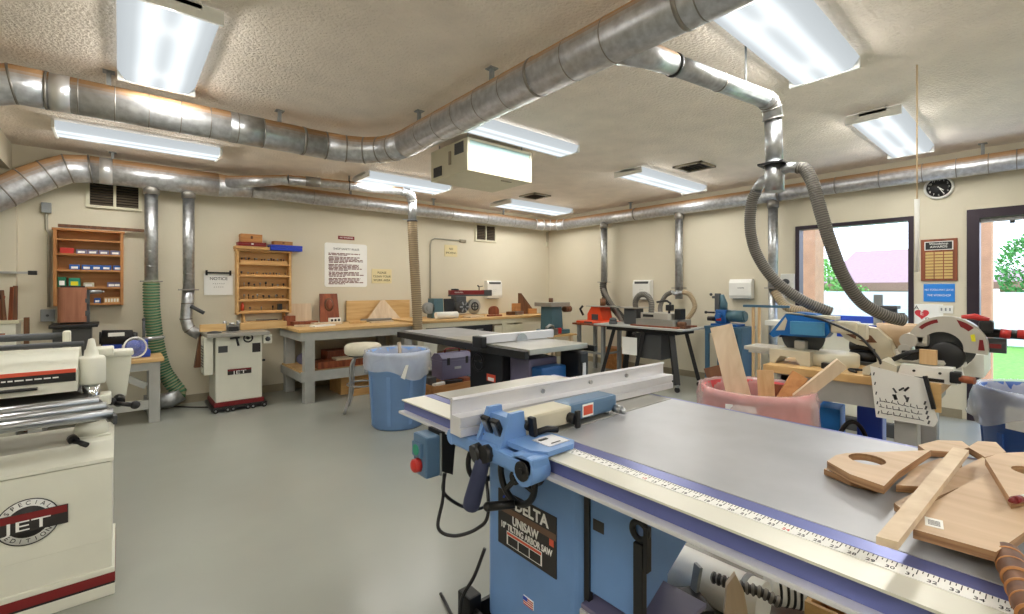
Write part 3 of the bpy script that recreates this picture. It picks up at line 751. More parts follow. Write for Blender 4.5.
# shelf by shelf from the top
small_box(-.395, zs1[3], .10, .055, 'red', 'red box on the second shelf of the orange-brown cabinet', None, None)
small_box(-.29, zs1[3], .08, .045, 'purple', 'white-fronted box beside the red box, leftmost of its four', None, 'paper')
small_box(-.205, zs1[3], .08, .045, 'purple', 'white-fronted box on the red box shelf, second of four', None, 'paper')
small_box(-.12, zs1[3], .08, .045, 'purple', 'white-fronted box on the red box shelf, third of four', None, 'paper')
small_box(-.03, zs1[3], .08, .045, 'purple', 'white-fronted box at the right end of the red box shelf', None, 'paper')
for i, x in enumerate((-.34, -.25, -.175, -.10, -.01)):
    small_box(x, zs1[2], .076, .05, 'boxblue', ('leftmost', 'second', 'middle', 'fourth', 'rightmost')[i]+' blue box on the all-blue shelf of the orange-brown cabinet', 'blue boxes in the tool cabinet')
small_box(-.43, zs1[1], .06, .10, 'boxgreen', 'tall dark green box at the left end of the cabinet shelf', None, 'paper')
small_box(-.34, zs1[1], .085, .09, 'green', 'bright green box with yellow mark on the cabinet shelf', None, 'yellow')
small_box(-.235, zs1[1], .08, .045, 'tooltan', 'pale box right of the bright green box', None, 'paper')
small_box(-.06, zs1[1], .07, .05, 'purple', 'left one of two pale boxes below the rightmost blue box', None, 'paper')
small_box(.01-.025, zs1[1], .06, .05, 'purple', 'right one of two pale boxes below the rightmost blue box', None, 'paper')
small_box(-.17, zs1[0], .05, .05, 'boxblue', 'blue box on the bottom shelf beside the belt sander', None, 'paper')
t = thing('divided_tray', 'pale row of small compartments on the bottom shelf of the orange-brown cabinet', 'tray', (-.05, 6.38, zs1[0]))
b = MB(); b.box(-.12, .005, 6.345, 6.42, zs1[0], zs1[0]+.055, bev=.003); b.build('tray', 'maple', t)
for i in range(5):
    b = MB(); b.box(-.112+i*.023, -.096+i*.023, 6.342, 6.346, zs1[0]+.01, zs1[0]+.045); b.build('divider_front', 'ivory', t)
# framed notice with hook bar
def sign(name, x0, x1, z0, z1, label, face, frame_, lines, cat='sign', y=YA, th=.012):
    t = thing(name, label, cat, ((x0+x1)/2, y, z0))
    e = .012
    if frame_:
        b = MB(); b.box(x0, x1, y-th, y, z0, z0+e); b.box(x0, x1, y-th, y, z1-e, z1); b.box(x0, x0+e, y-th, y, z0+e, z1-e); b.box(x1-e, x1, y-th, y, z0+e, z1-e); b.build('frame', frame_, t)
        MB().box(x0+e, x1-e, y-th*.6, y, z0+e, z1-e).build('panel', face, t)
    else: MB().box(x0, x1, y-th, y, z0, z1, bev=.002).build('panel', face, t)
    for (s_, size, z, mt, ws) in lines:
        text(t, 'lettering', s_, size, ((x0+x1)/2, y-th-.001, z), X, Z, mt, 'CENTER', ws)
    return t
t = sign('framed_notice', .755, 1.05, 1.235, 1.49, 'white framed notice hanging from a black bar, left of the bit cabinet', 'paper', 'frosted',
     [('NOTICE', .05, 1.43, 'inkblk', 1), ('= = = = = =', .025, 1.37, 'inkblk', 1), ('= = = = =', .025, 1.33, 'inkblk', 1)], 'notice')
b = MB(); b.box(.77, 1.03, YA-.03, YA-.012, 1.49, 1.51); b.box(.77, .79, YA-.03, YA-.012, 1.47, 1.53); b.box(1.01, 1.03, YA-.03, YA-.012, 1.47, 1.53); b.build('hanging_bar', 'black', t)
# bit cabinet
zs2 = [1.03, 1.175, 1.325, 1.475, 1.62]
open_cabinet(1.07, 1.68, 1.0, 1.765, 6.32, 'maple', 'maple', zs2, 'light wood open wall cabinet of router bits above the shaper')
k = 0
for si, z in enumerate(zs2):
    t = thing('router_bit_row', ('bottom', 'second', 'middle', 'fourth', 'top')[si]+(' shelf row of small dark router bits' if si else ' shelf row of bits with a dark block')+' in the light wood cabinet', 'router bits', (1.375, 6.38, z))
    n = (4, 9, 8, 12, 13)[si]; xs = [1.12+(1.63-1.12)*(i+random.uniform(.1, .9))/n for i in range(n)]
    b = MB(); b.box(1.11, 1.64, 6.352, 6.41, z, z+.014 if si < 4 else z+.04); b.build('holder_strip', 'maple', t)
    zz = z+.014 if si < 4 else z+.04
    for x in xs:
        h = random.uniform(.025, .06) if si < 3 else random.uniform(.015, .035); r = random.uniform(.006, .013)
        b = MB(); b.lathe([(0, 0), (.004, 0), (.004, h*.5), (r, h*.55), (r*.9, h), (0, h)], (x, 6.38, zz), seg=8); b.build('bit', ('dkgrey', 'steel', 'black')[k % 3], t); k += 1
    if si == 0:
        MB().box(1.53, 1.58, 6.352, 6.40, zz, zz+.075, bev=.003).build('black_block', 'black', t)
        b = MB(); b.lathe([(0, 0), (.016, 0), (.016, .07), (.008, .085), (.008, .1), (0, .1)], (1.14, 6.38, zz), seg=12); b.build('bottle', 'redstripe', t)
t = thing('bit_shelf', 'slanted open tray under the light wood cabinet, holding wrenches', 'shelf', (1.38, 6.34, .90))
b = MB(); b.box(1.14, 1.66, 6.30, YA, .895, .912); b.build('bottom', 'maple', t)
for x in (1.14, 1.60):
    b = MB(); b.prism([(0, 0), (.15, 0), (.15, .11), (.10, .11)], (x, 6.30, .912), Y, Z, (.02, 0, 0)); b.build('side', 'maple', t)
o = MB().bar((1.28, 6.35, .925), (1.52, 6.33, .925), .02, .012, bev=.003).build('wrench', 'dkgrey'); tag(o, 'dark wrench lying in the slanted tray under the light wood cabinet', 'wrench')
# things on the cabinet
def case(name, x0, x1, y0, y1, z0, z1, mt, label, cat, latch='brass', lid=.6, lat_z=.5):
    t = thing(name, label, cat, ((x0+x1)/2, (y0+y1)/2, z0)); zl = z0+(z1-z0)*lid
    MB().box(x0, x1, y0, y1, z0, zl, bev=.003).build('body', mt, t); MB().box(x0-.001, x1+.001, y0-.001, y1, zl+.002, z1, bev=.003).build('lid', mt, t)
    b = MB(); b.box((x0+x1)/2-.012, (x0+x1)/2+.012, y0-.006, y0-.001, z0+(z1-z0)*.4, z0+(z1-z0)*.75); b.build('latch', latch, t)
case('wooden_tray', 1.05, 1.42, 6.28, 6.43, 1.79, 1.825, 'maple', 'flat light wood box on the light cabinet, beneath the brown-red case', 'box')
case('wooden_case', 1.08, 1.38, 6.29, 6.43, 1.827, 1.875, 'maroon', 'brown-red flat case with a white latch, in the middle of the left stack', 'case', 'white')
case('wooden_box', 1.11, 1.34, 6.30, 6.43, 1.877, 1.975, 'oak', 'brown wooden box topping the left stack on the light cabinet', 'box', 'walnut')
case('plastic_case', 1.43, 1.80, 6.27, 6.43, 1.79, 1.86, 'caseblue', 'bright blue plastic case on the right end of the light cabinet', 'case', 'royal')
case('wooden_box', 1.47, 1.69, 6.30, 6.42, 1.862, 1.91, 'oak', 'thin wooden box lying on the bright blue case', 'box', 'walnut')

# signs
sign('caution_strip', 2.32, 2.55, 2.0, 2.05, 'small dark red strip sign above the white safety rules board', 'signred', None, [('NO SMOKING', .03, 2.025, 'paper', 1)], th=.008)
L_s = [('WOODWORKING SHOP RULES', .034, 1.87, 'inkblk', 1)]
t = thing('safety_sign', 'large white board of shop rules in small dark red print on the back wall', 'sign', (2.43, YA, 1.33))
x0, x1, z0, z1 = 2.135, 2.735, 1.335, 1.945
b = MB(); rr = .03; poly = []
for cx, cz, a0 in ((x1-rr, z1-rr, 0), (x0+rr, z1-rr, 90), (x0+rr, z0+rr, 180), (x1-rr, z0+rr, 270)):
    for k in range(5): a = math.radians(a0+k*22.5); poly.append((cx+rr*math.cos(a), cz+rr*math.sin(a)))
b.prism(poly, (0, YA, 0), X, Z, (0, -.008, 0)); b.build('board', 'paper', t)
text(t, 'lettering', 'SHOP SAFETY RULES', .040, ((x0+x1)/2, YA-.0095, 1.865), X, Z, 'inkblk')
b = MB(); z = 1.80; para = [2, 5, 5, 4, 5]
for n in para:
    for i in range(n):
        x = x0+.05+random.uniform(0, .01); xe = x1-.05-random.uniform(0, .10)-(.2 if i == n-1 else 0)
        while x < xe:
            wd = random.uniform(.025, .075); b.box(x, min(xe, x+wd), YA-.0092, YA-.008, z-.006, z+.006); x += wd+.010
        z -= .0185
    z -= .013
b.build('small_print', 'ink', t)
sign('shop_notice', 2.81, 3.12, 1.39, 1.60, 'cream sign right of the white rules board, three lines of print', 'signyel', None,
     [('PLEASE', .045, 1.545, 'inkblk', 1), ('CLEAN YOUR', .045, 1.49, 'inkblk', 1), ('WORK AREA', .045, 1.435, 'inkblk', 1)], th=.008)
sign('shop_notice', 4.05, 4.30, 1.84, 2.03, 'cream sign reading NO SMOKING inside the bend of the thin wall conduit', 'signyel', None,
     [('NO', .05, 1.965, 'inkblk', 1), ('SMOKING', .045, 1.90, 'inkblk', 1)], th=.008)
def dispenser(o, ax, w, h, d, label, paperlines=True, top='dkgrey'):
    """towel dispenser on a wall; o = lower left corner on the wall, ax = along the wall, front = ax x z"""
    o = Vector(o); ax = Vector(ax); n = ax.cross(Z)
    t = thing('towel_dispenser', label, 'dispenser', o+ax*w/2)
    b = MB(); b.prism([(0, 0), (d*.85, .0), (d, .05*h/.3), (d, h*.8), (d*.7, h), (0, h)], o, n, Z, ax*w); b.build('body', 'white', t)
    if paperlines:
        b = MB(); q = o+n*(d+.001)
        b.prism([(w*.12, h*.80), (w*.9, h*.80), (w*.9, h*.92), (w*.12, h*.92)], o+n*(d*.86), ax, Z, n*.016); b.build('lid_latch', top, t)
        text(t, 'lettering', '_____\n____', h*.1, q+ax*w*.5+Z*h*.5, ax, Z, 'inkblk')
    else:
        text(t, 'lettering', 'towels', h*.12, o+n*(d+.001)+ax*w*.55+Z*h*.55, ax, Z, 'inkblk')
    b = MB(); b.prism([(w*.15, -.012), (w*.85, -.012), (w*.85, 0), (w*.15, 0)], o+n*.01, ax, Z, n*d*.6); b.build('paper_slot', 'grey', t)
dispenser((4.87, YA, 1.14), X, .32, .31, .10, 'white dispenser on the back wall, right of the red-armed saw')
dispenser((XB, 4.43, 1.14), -Y, .32, .31, .10, 'white ribbed dispenser on the window wall, above the scroll saw table')
dispenser((XB, 2.87, 1.18), -Y, .29, .26, .10, 'plain white dispenser on the window wall, above the blue mortiser', False)
# ------------------------------------------------------------------ left group
# low bench with edge sander
def bench(name, x0, x1, y0, y1, h, label, topm, legm, lw=.09, ap=.1, top_t=.035, shelf=None, legs=None, over=.03, cat='workbench', nolegs=()):
    t = thing(name, label, cat, ((x0+x1)/2, (y0+y1)/2, 0))
    MB().box(x0-over, x1+over, y0-over, y1+over*.3, h-top_t, h, bev=.004).build('bench_top', topm, t)
    b = MB(); z0, z1 = h-top_t-ap, h-top_t; e = .035
    b.box(x0, x1, y0, y0+e, z0, z1); b.box(x0, x1, y1-e, y1, z0, z1); b.box(x0, x0+e, y0+e, y1-e, z0, z1); b.box(x1-e, x1, y0+e, y1-e, z0, z1); b.build('apron', legm, t)
    for x in (legs or (x0+lw/2, x1-lw/2)):
        for y in (y0+lw/2+.002, y1-lw/2-.002):
            MB().box(x-lw/2, x+lw/2, y-lw/2, y+lw/2, 0, z0+.01, bev=.004).build('leg', legm, t)
    if shelf:
        b = MB(); b.box(x0+lw*.2, x1-lw*.2, y0+lw*.4, y1-.02, shelf-.02, shelf); b.build('shelf', 'pinex', t)
        b = MB(); b.box(x0+.01, x1-.01, y0+.01, y0+.045, shelf-.115, shelf+.0); b.box(x0+.01, x1-.01, y1-.045, y1-.01, shelf-.115, shelf-.02); b.box(x0+.01, x0+.045, y0+.045, y1-.045, shelf-.115, shelf-.02); b.build('shelf_rail', legm, t)
    return t
t = bench('low_bench', -.60, .31, 5.72, 6.16, .63, 'low grey wooden bench behind the drum sander', 'pinex', 'benchgrey', lw=.09, ap=.08)
b = MB(); b.bar((.26, 5.75, .18), (-.55, 5.75, .18), .04, .09); b.build('stretcher', 'benchgrey', t)
b = MB(); b.bar((.20, 5.76, .36), (-.08, 5.76, .54), .035, .06); b.build('brace', 'benchgrey', t)

t = thing('edge_sander', 'upright belt sander with a brown abrasive belt on the low bench', 'sander', (-.34, 6.0, .63))
b = MB(); b.box(-.46, -.20, 5.88, 6.14, .63, .95, bev=.01); b.build('base', 'dkgrey', t)
b = MB(); b.box(-.48, -.15, 5.80, 6.20, .955, .985, bev=.006); b.build('table', 'black', t)
b = MB(); poly = []
for k in range(13): a = PI/2+PI*k/12; poly.append((-.38+.055*math.cos(a), .055*math.sin(a)))
for k in range(13): a = -PI/2+PI*k/12; poly.append((-.29+.03+.0*k+.055*math.cos(a)-.03, .055*math.sin(a)))
b.prism(poly, (0, 5.97, 1.0), X, Y, (0, 0, .325)); b.build('belt', 'belt', t)
b = MB(); b.box(-.42, -.25, 6.03, 6.06, .985, 1.34); b.build('back_plate', 'black', t)
b = MB(); b.cyl((-.25, 6.0, 1.28), (-.13, 6.0, 1.285), .022, .016); b.cyl((-.13, 6.0, 1.285), (-.11, 6.0, 1.285), .008); b.build('tension_handle', 'steel', t)
b = MB(); b.box(-.255, -.215, 5.97, 6.04, .99, 1.30); b.cyl((-.235, 5.96, 1.2), (-.235, 5.94, 1.2), .02, seg=12); b.cyl((-.235, 5.96, 1.08), (-.235, 5.94, 1.08), .025, seg=12); b.build('tracking_bracket', 'dkgrey', t)

t = thing('bench_lathe', 'black and blue bench machine with a clear round guard, on the low bench', 'machine', (.05, 5.95, .63))
b = MB(); b.cyl((-.13, 5.92, .84), (.10, 5.92, .83), .075, seg=20); b.cyl((.10, 5.92, .83), (.14, 5.92, .83), .06, .045); b.cyl((-.145, 5.92, .84), (-.13, 5.92, .84), .06); b.build('motor', 'blackp', t)
MB().box(-.08, .04, 5.84, 5.848, .855, .89).build('nameplate', 'white', t)
b = MB(); b.box(-.16, .24, 5.86, 6.0, .63, .70, bev=.01); b.box(-.12, .02, 5.88, 5.98, .70, .80); b.box(.14, .22, 5.88, 5.98, .70, .80); b.build('bed', 'royal', t)
b = MB(); b.cyl((.14, 5.92, .80), (.34, 5.92, .815), .02); b.cyl((.34, 5.92, .815), (.36, 5.92, .815), .01); b.build('tailstock_quill', 'steel', t)
b = MB(); b.cyl((.19, 5.97, .63), (.19, 5.97, 1.0), .012); b.sphere((.19, 5.97, 1.0), .016); b.build('lever', 'dkgrey', t)
b = MB(); b.lathe([(.095, -.02), (.10, 0), (.092, .02), (.075, .03), (.0, .034)], (.12, 5.80, .74), (.5, -1, .1), 24); b.build('clear_guard', 'clear', t)
b = MB(); b.ring((.12, 5.80, .74), (.5, -1, .1), .098, .008); b.build('guard_rim', 'frosted', t)
b = MB(); b.lathe([(.0, 0), (.07, 0), (.065, .03), (.03, .05), (.02, .09), (0, .09)], (.10, 5.88, .74), (.5, -1, .1), 16); b.build('faceplate', 'royal', t)

# white cabinet with wooden sticks at far left
t = thing('small_cabinet', 'white cabinet with two dark outlets at the far left, by the wall', 'cabinet', (-.86, 6.14, 0))
b = MB(); b.box(-1.05, -.70, 6.0, 6.28, 0, 1.0, bev=.01); b.build('body', 'ivory', t)
b = MB(); b.box(-1.07, -.68, 5.99, 6.28, 1.002, 1.03, bev=.004); b.build('top', 'cream', t)
for x in (-.86, -.785): MB().box(x-.02, x+.02, 5.992, 6.0, .87, .92, bev=.003).build('outlet', 'redwood', t)
o = MB().box(-.665, -.63, 6.10, 6.14, 0, 1.05, bev=.003).build('upright_stick', 'walnut'); tag(o, 'brown stick standing upright at the right edge of the white cabinet', 'stick')
for i, (x, h, lean) in enumerate(((-.83, .22, .03), (-.79, .27, -.02), (-.745, .30, .01), (-.72, .31, .0))):
    o = MB().bar((x, 6.12, 1.03), (x+lean, 6.14, 1.03+h), .03, .03, bev=.004).build('turning_blank', 'walnut' if i % 2 else 'redwood')
    tag(o, ('short leaning brown stick, leftmost of the four on the white cabinet', 'brown stick second from left on the white cabinet', 'brown stick third from left on the white cabinet', 'tallest brown stick, rightmost on the white cabinet')[i], 'stick', 'brown sticks on the white cabinet')
t = thing('wall_bracket', 'dark rail with a black end stop on the wall at far left', 'bracket', (-.76, YA, 1.46))
MB().box(-1.3, -.60, YA-.13, YA-.11, 1.455, 1.475).build('bar', 'steel', t); MB().box(-.66, -.60, YA-.14, YA-.10, 1.445, 1.485, bev=.004).build('end_stop', 'black', t)
MB().box(-.95, -.9, YA-.11, YA, 1.45, 1.48).build('arm', 'dkgrey', t)

# drum sander in the left foreground
t = thing('drum_sander', 'cream floor-standing drum sander with a roller table in the left foreground', 'sander', (-.5, 3.1, 0))
xr = -.012; xl = -1.15; y0, y1 = 2.88, 3.40
b = MB(); b.box(xl, xr+.01, y0-.006, y1+.006, .0, .035, bev=.004); b.box(xl, xr+.01, y0-.006, y1+.006, .098, .135, bev=.004); b.build('plinth', 'ivory', t)
b = MB(); b.box(xl, xr+.012, y0-.008, y1+.008, .045, .10); b.build('plinth_stripe', 'maroon', t)
b = MB(); b.box(xl+.001, xr+.009, y0-.004, y1+.004, .033, .047); b.build('plinth_line', 'black', t)
b = MB(); b.box(xl+.02, xr-.012, y0+.008, y1-.008, .13, .50, bev=.006); b.build('cabinet', 'ivory', t)
b = MB(); b.prism([(0, 0), (0, .015), (.07, .085), (y1-y0-.07, .085), (y1-y0, .015), (y1-y0, 0)], (xl+.01, y0, .505), Y, Z, (xr-.008-xl-.01, 0, 0)); b.build('cabinet_top', 'ivory', t)
# emblem
lg = Vector((-.300, y0+.004, .305))
b = MB(); b.lathe([(0, 0), (.098, 0), (.098, .002), (0, .002)], lg, (0, -1, 0), 36); eb = b.build('emblem', 'paper', t)
b = MB(); b.lathe([(.096, .002), (.100, .002), (.100, .003), (.096, .003)], lg, (0, -1, 0), 36); b.build('emblem_ring', 'inkblk', eb)
b = MB(); b.lathe([(0, .002), (.067, .002), (.067, .003), (0, .003)], lg, (0, -1, 0), 36); b.build('emblem_disc', 'sticker', eb)
b = MB(); b.box(lg.x-.125, lg.x+.125, lg.y-.005, lg.y-.003, lg.z-.042, lg.z+.042); b.build('emblem_bar', 'sticker', eb)
b = MB(); b.box(lg.x-.125, lg.x+.122, lg.y-.006, lg.y-.005, lg.z+.008, lg.z+.040); b.build('emblem_bar_red', 'maroon', eb)
text(eb, 'lettering', 'JET', .062, lg+Vector((0, -.0065, -.014)), X, Z, 'paper', wscale=1.7)
for k, ch in enumerate('SPECIAL'):
    a = math.radians(90-(k-3)*17); u = Vector((math.cos(a), 0, math.sin(a)))
    text(eb, 'lettering', ch, .024, lg+u*.082+Vector((0, -.003, 0)), Vector((u.z, 0, -u.x)), u, 'inkblk')
for k, ch in enumerate('EDITION'):
    a = math.radians(-90+(k-3)*17); u = Vector((math.cos(a), 0, math.sin(a)))
    text(eb, 'lettering', ch, .024, lg+u*.082+Vector((0, -.003, 0)), Vector((-u.z, 0, u.x)), -u, 'inkblk')
# column, head
for xx in (-.105, -1.05):
    b = MB(); b.lathe([(0, 0), (.07, 0), (.062, .05), (.052, .07), (0, .07)], (xx, 3.10, .588), seg=20); b.box(xx-.075, xx+.075, 3.03, 3.22, .575, .60, bev=.006); b.build('column_base', 'ivory', t)
    MB().cyl((xx, 3.10, .65), (xx, 3.10, .90), .034).build('column', 'chrome', t)
    b = MB(); b.lathe([(0, 0), (.052, 0), (.055, .01), (.055, .125), (.048, .135), (.028, .14), (.026, .165), (.02, .172), (.012, .22), (0, .225)], (xx, 3.10, .845), seg=24); b.build('column_cap', 'ivory', t)
b = MB(); b.tube([(-.16, 2.98, .60), (-.115, 2.93, .585)], .012, 10); b.cyl((-.17, 3.02, .605), (-.16, 2.98, .60), .02); b.build('lock_lever', 'black', t)
# conveyor and roller tables
b = MB(); b.box(-1.0, -.10, 2.96, 3.30, .745, .80, bev=.004); b.build('conveyor_bed', 'dkgrey', t)
b = MB(); b.box(-.99, -.11, 2.95, 3.31, .80, .806, bev=.002); b.build('conveyor_belt', 'hoseblk', t)
b = MB(); b.bar((-.088, 3.0, .775), (-.012, 2.69, .735), .014, .04, bev=.003); b.bar((-1.04, 3.0, .775), (-1.04, 2.69, .735), .014, .04); b.build('roller_bracket', 'dkgrey', t)
for yy, zz, xe in ((2.92, .787, -.072), (2.82, .775, -.045), (2.72, .760, -.02)):
    MB().cyl((-1.03, yy, zz), (xe, yy, zz), .022).build('roller', 'steel', t)
b = MB(); b.box(-.13, -.03, 3.06, 3.2, .735, .785, bev=.012); b.build('table_casting', 'ivory', t)
b = MB(); b.prism([(0, 0), (0, .10), (.05, .125), (.16, .18), (.30, .18), (.36, .12), (.36, 0)], (-1.0, 2.98, .835), Y, Z, (.85, 0, 0)); b.build('drum_cover', 'ivory', t)
b = MB(); b.box(-.99, -.155, 2.974, 2.98, .885, .925); b.build('decal_black', 'black', t)
b = MB(); b.box(-.99, -.155, 2.9735, 2.98, .925, .942); b.build('decal_stripe', 'redstripe', t)
b = MB()
x = -.9
while x < -.22:
    wd = random.uniform(.01, .03); b.box(x, x+wd, 2.973, 2.9738, .905, .911); x += wd+.006
b.build('decal_print', 'paper', t)
b = MB(); b.box(-.55, -.28, 2.955, 2.978, .86, .872, bev=.003); b.build('dust_lip', 'black', t)
b = MB(); b.tube([(-1.0, 3.06, 1.05), (-.13, 3.06, 1.05)], .013, 12); b.build('outfeed_bar', 'dkgrey', t)
b = MB(); b.tube([(-1.0, 3.30, 1.075), (-.2, 3.30, 1.075)], .018, 12); b.build('outfeed_bar', 'dkgrey', t)
b = MB(); b.box(-.22, -.19, 3.26, 3.33, 1.01, 1.10, bev=.01); b.build('bar_bracket', 'ivory', t)
b = MB(); b.prism([(-.05, 0), (.08, 0), (.08, -.05), (.06, -.22), (.015, -.26), (-.01, -.2), (-.03, -.1)], (-.03, 3.24, .965), X, Z, (0, .09, 0)); b.build('gearbox', 'ivory', t)
b = MB(); b.box(-.08, .06, 3.22, 3.36, .955, .985, bev=.01); b.box(-.10, -.02, 3.16, 3.30, .97, 1.01, bev=.01); b.build('gearbox_cap', 'ivory', t)
b = MB(); b.cyl((.0, 3.26, .73), (.0, 3.18, .72), .025); b.tube([(-.02, 3.17, .72), (.06, 3.15, .70)], .011, 10); b.sphere((.065, 3.15, .70), .022); b.sphere((-.03, 3.17, .73), .02); b.build('crank_handle', 'black', t)

# the sander stands a little nearer, on its own plinth
T_ = Matrix.Translation((0, 0, .115)) @ Matrix.Scale(.913, 4)
for o_ in t.children_recursive:
    mw_ = Matrix.Translation(t.location); o_.data.transform(mw_.inverted() @ T_ @ mw_)
t.location = (-.5, 2.83, 0)
for o_ in t.children_recursive: o_.data.transform(Matrix.Translation(Vector((-.5, 3.1, 0))-Vector((-.5, 2.83, 0))))
for o_ in list(t.children):
    if o_.name.split('.')[0].startswith('plinth'): bpy.data.objects.remove(o_)
xr, xl, y0, y1 = -.014, -1.06, 2.626, 3.11
b = MB(); b.box(xl, xr, y0, y1, .0, .05, bev=.004); b.box(xl, xr, y0, y1, .095, .118, bev=.004); b.build('plinth', 'ivory', t)
b = MB(); b.box(xl-.001, xr+.001, y0-.002, y1+.002, .058, .096); b.build('plinth_stripe', 'maroon', t)
b = MB(); b.box(xl, xr, y0-.001, y1+.001, .049, .059); b.build('plinth_line', 'black', t)
b = MB(); b.box(xl+.02, xr-.010, y0+.011, y1-.012, .117, .236); b.build('cabinet', 'ivory', t)

# shaper against the back wall
t = thing('shaper', 'cream cabinet shaper on a wheeled base below the bit cabinet', 'shaper', (1.0, 5.98, 0))
b = MB(); b.box(.735, 1.26, 5.70, 6.22, .02, .055, bev=.006); b.build('mobile_base', 'black', t)
for x in (.77, .88, .93, 1.07, 1.12, 1.23):
    b = MB(); b.cyl((x, 5.685, .026), (x, 5.70, .026), .026); b.cyl((x, 5.680, .026), (x, 5.685, .026), .010, mi=1); b.build('caster', ['black', 'steel'], t)
for x in (.77, 1.23):
    b = MB(); b.cyl((x, 6.21, .026), (x, 6.235, .026), .026); b.build('caster', 'black', t)
b = MB(); b.box(.76, 1.235, 5.72, 6.20, .056, .10, bev=.004); b.build('plinth', 'maroon', t)
b = MB(); b.box(.775, 1.22, 5.735, 6.19, .10, .80, bev=.012); b.build('cabinet', 'ivory', t)
b = MB(); b.box(.69, 1.28, 5.66, 6.24, .80, .84, bev=.006); b.build('table', 'castiron', t)
b = MB(); b.box(.675, .76, 5.76, 6.0, .40, .795, bev=.01); b.build('side_cover', 'ivory', t)
b = MB()
for i in range(8): b.box(.671, .676, 5.80, 5.95, .48+i*.03, .492+i*.03)
b.build('cover_slots', 'dkgrey', t)
nm = MB().box(.885, 1.11, 5.728, 5.735, .385, .445).build('nameplate', 'sticker', t)
MB().box(.885, 1.11, 5.726, 5.728, .425, .445).build('nameplate_stripe', 'maroon', nm)
text(nm, 'lettering', 'JET', .05, (.9975, 5.7255, .406), X, Z, 'paper', wscale=1.9)
b = MB(); b.box(.80, .885, 5.729, 5.735, .63, .70); b.build('data_plate', 'dkgrey', t); b = MB(); b.box(1.12, 1.20, 5.729, 5.735, .61, .71); b.build('warning_plate', 'sticker', t)
b = MB(); b.ring((1.07, 5.68, .775), (0, -1, 0), .042, .008); b.bar((1.03, 5.68, .775), (1.11, 5.68, .775), .012, .008); b.cyl((1.07, 5.735, .775), (1.07, 5.675, .775), .016); b.build('handwheel', 'black', t)
b = MB(); b.tube([(.96, 5.73, .78), (.96, 5.68, .78), (.975, 5.66, .70)], .012, 8); b.cyl((.90, 5.69, .78), (.99, 5.69, .785), .01); b.build('lock_handle', 'black', t)
b = MB(); b.box(1.225, 1.31, 5.70, 5.78, .70, .795, bev=.006); b.build('switch_box', 'ivory', t)
b = MB(); b.lathe([(0, 0), (.028, 0), (.028, .008), (0, .008)], (1.268, 5.70, .75), (0, -1, 0), 6); b.build('switch', 'dkgrey', t)
b = MB(); b.box(1.22, 1.25, 5.74, 5.78, .50, .52); b.build('door_latch', 'black', t)
b = MB(); b.box(.66, .90, 5.93, 5.97, .845, .925, bev=.003); b.build('fence', 'pinex', t); b = MB(); b.box(1.04, 1.525, 5.93, 5.97, .845, .925, bev=.003); b.build('fence', 'pinex', t)
b = MB(); b.box(.86, 1.08, 5.97, 6.06, .845, .90, bev=.008); b.cyl((.90, 6.0, .90), (.90, 6.0, .95), .018); b.cyl((1.03, 6.0, .90), (1.03, 6.0, .95), .018); b.cyl((.97, 6.0, .90), (.97, 6.0, .93), .03); b.build('fence_casting', 'steel', t)
b = MB(); b.cyl((.97, 5.95, .84), (.97, 5.95, .875), .04); b.box(.92, 1.02, 5.90, 5.93, .842, .89, bev=.006); b.build('cutter', 'black', t)
b = MB(); b.lathe([(0, 0), (.07, 0), (.06, .012), (.02, .02), (0, .02)], (.77, 5.78, .841), seg=18); b.build('table_ring', 'dkgrey', t)
b = MB(); b.prism([(0, 0), (.055, .40), (.07, .42), (.07, .0)], (.63, 6.12, .44), X, Z, (0, .08, 0)); b.build('chute', 'walnut', t)
b = MB(); b.tube([(.75, 6.0, .012), (.6, 6.15, .008), (.47, 6.3, .008), (.42, 6.40, .008)], .007, 6); b.build('power_cord', 'black', t)
# ------------------------------------------------------------------ benches along the back wall
t = bench('workbench', 1.56, 2.96, 5.50, 6.40, .85, 'long grey workbench with a lower shelf, under the white rules board', 'pinex', 'benchgrey', lw=.11, ap=.10, shelf=.36, legs=(1.66, 2.9))
def tagb(b, name, mats, label, cat, group=None): return tag(b.build(name, mats), label, cat, group)
# on that bench
t = thing('carved_plaque', 'brown wooden plaque with a carved face, leaning at the wall on the bench', 'plaque', (2.15, 6.30, .85))
b = MB(); m_ = Matrix.Translation((2.16, 6.30, .85)) @ Euler((-.18, 0, 0)).to_matrix().to_4x4()
b.prism([(-.13, .002), (.13, .002), (.12, .40), (-.11, .40)], m_ @ Vector((0, 0, 0)), X, m_.to_3x3() @ Z, m_.to_3x3() @ Vector((0, .025, 0))); b.build('board', 'redwood', t)
def fc(v): return m_ @ Vector(v)
b = MB(); b.sphere(fc((0, -.004, .25)), .075, sc=(.85, .25, 1.25), rot=(-.18, 0, 0)); b.build('carving', 'walnut', t)
b = MB(); b.sphere(fc((0, -.02, .25)), .05, sc=(.85, .3, 1.3), rot=(-.18, 0, 0)); b.build('carved_face', 'redwood', t)
t = thing('index_box', 'small white box with dark print in front of the carved plaque', 'box', (2.17, 6.18, .85))
b = MB(); b.box(2.10, 2.25, 6.14, 6.20, .85, .925, bev=.004); b.build('body', 'paper', t)
for x in (2.13, 2.175, 2.22): MB().box(x-.014, x+.014, 6.137, 6.14, .88, .91).build('label', 'inkblk', t)
b = MB(); b.obox((1.80, 6.41, .985), (.30, .02, .26), (-.1, 0, 0)); tagb(b, 'panel_offcut', 'plank', 'pale square board leaning on the wall left of the carved plaque', 'board')
b = MB(); b.box(2.42, 3.40, 6.405, 6.43, .852, 1.14, bev=.002); tagb(b, 'panel_offcut', 'pinex', 'long tan board standing against the wall behind the white triangle', 'board')
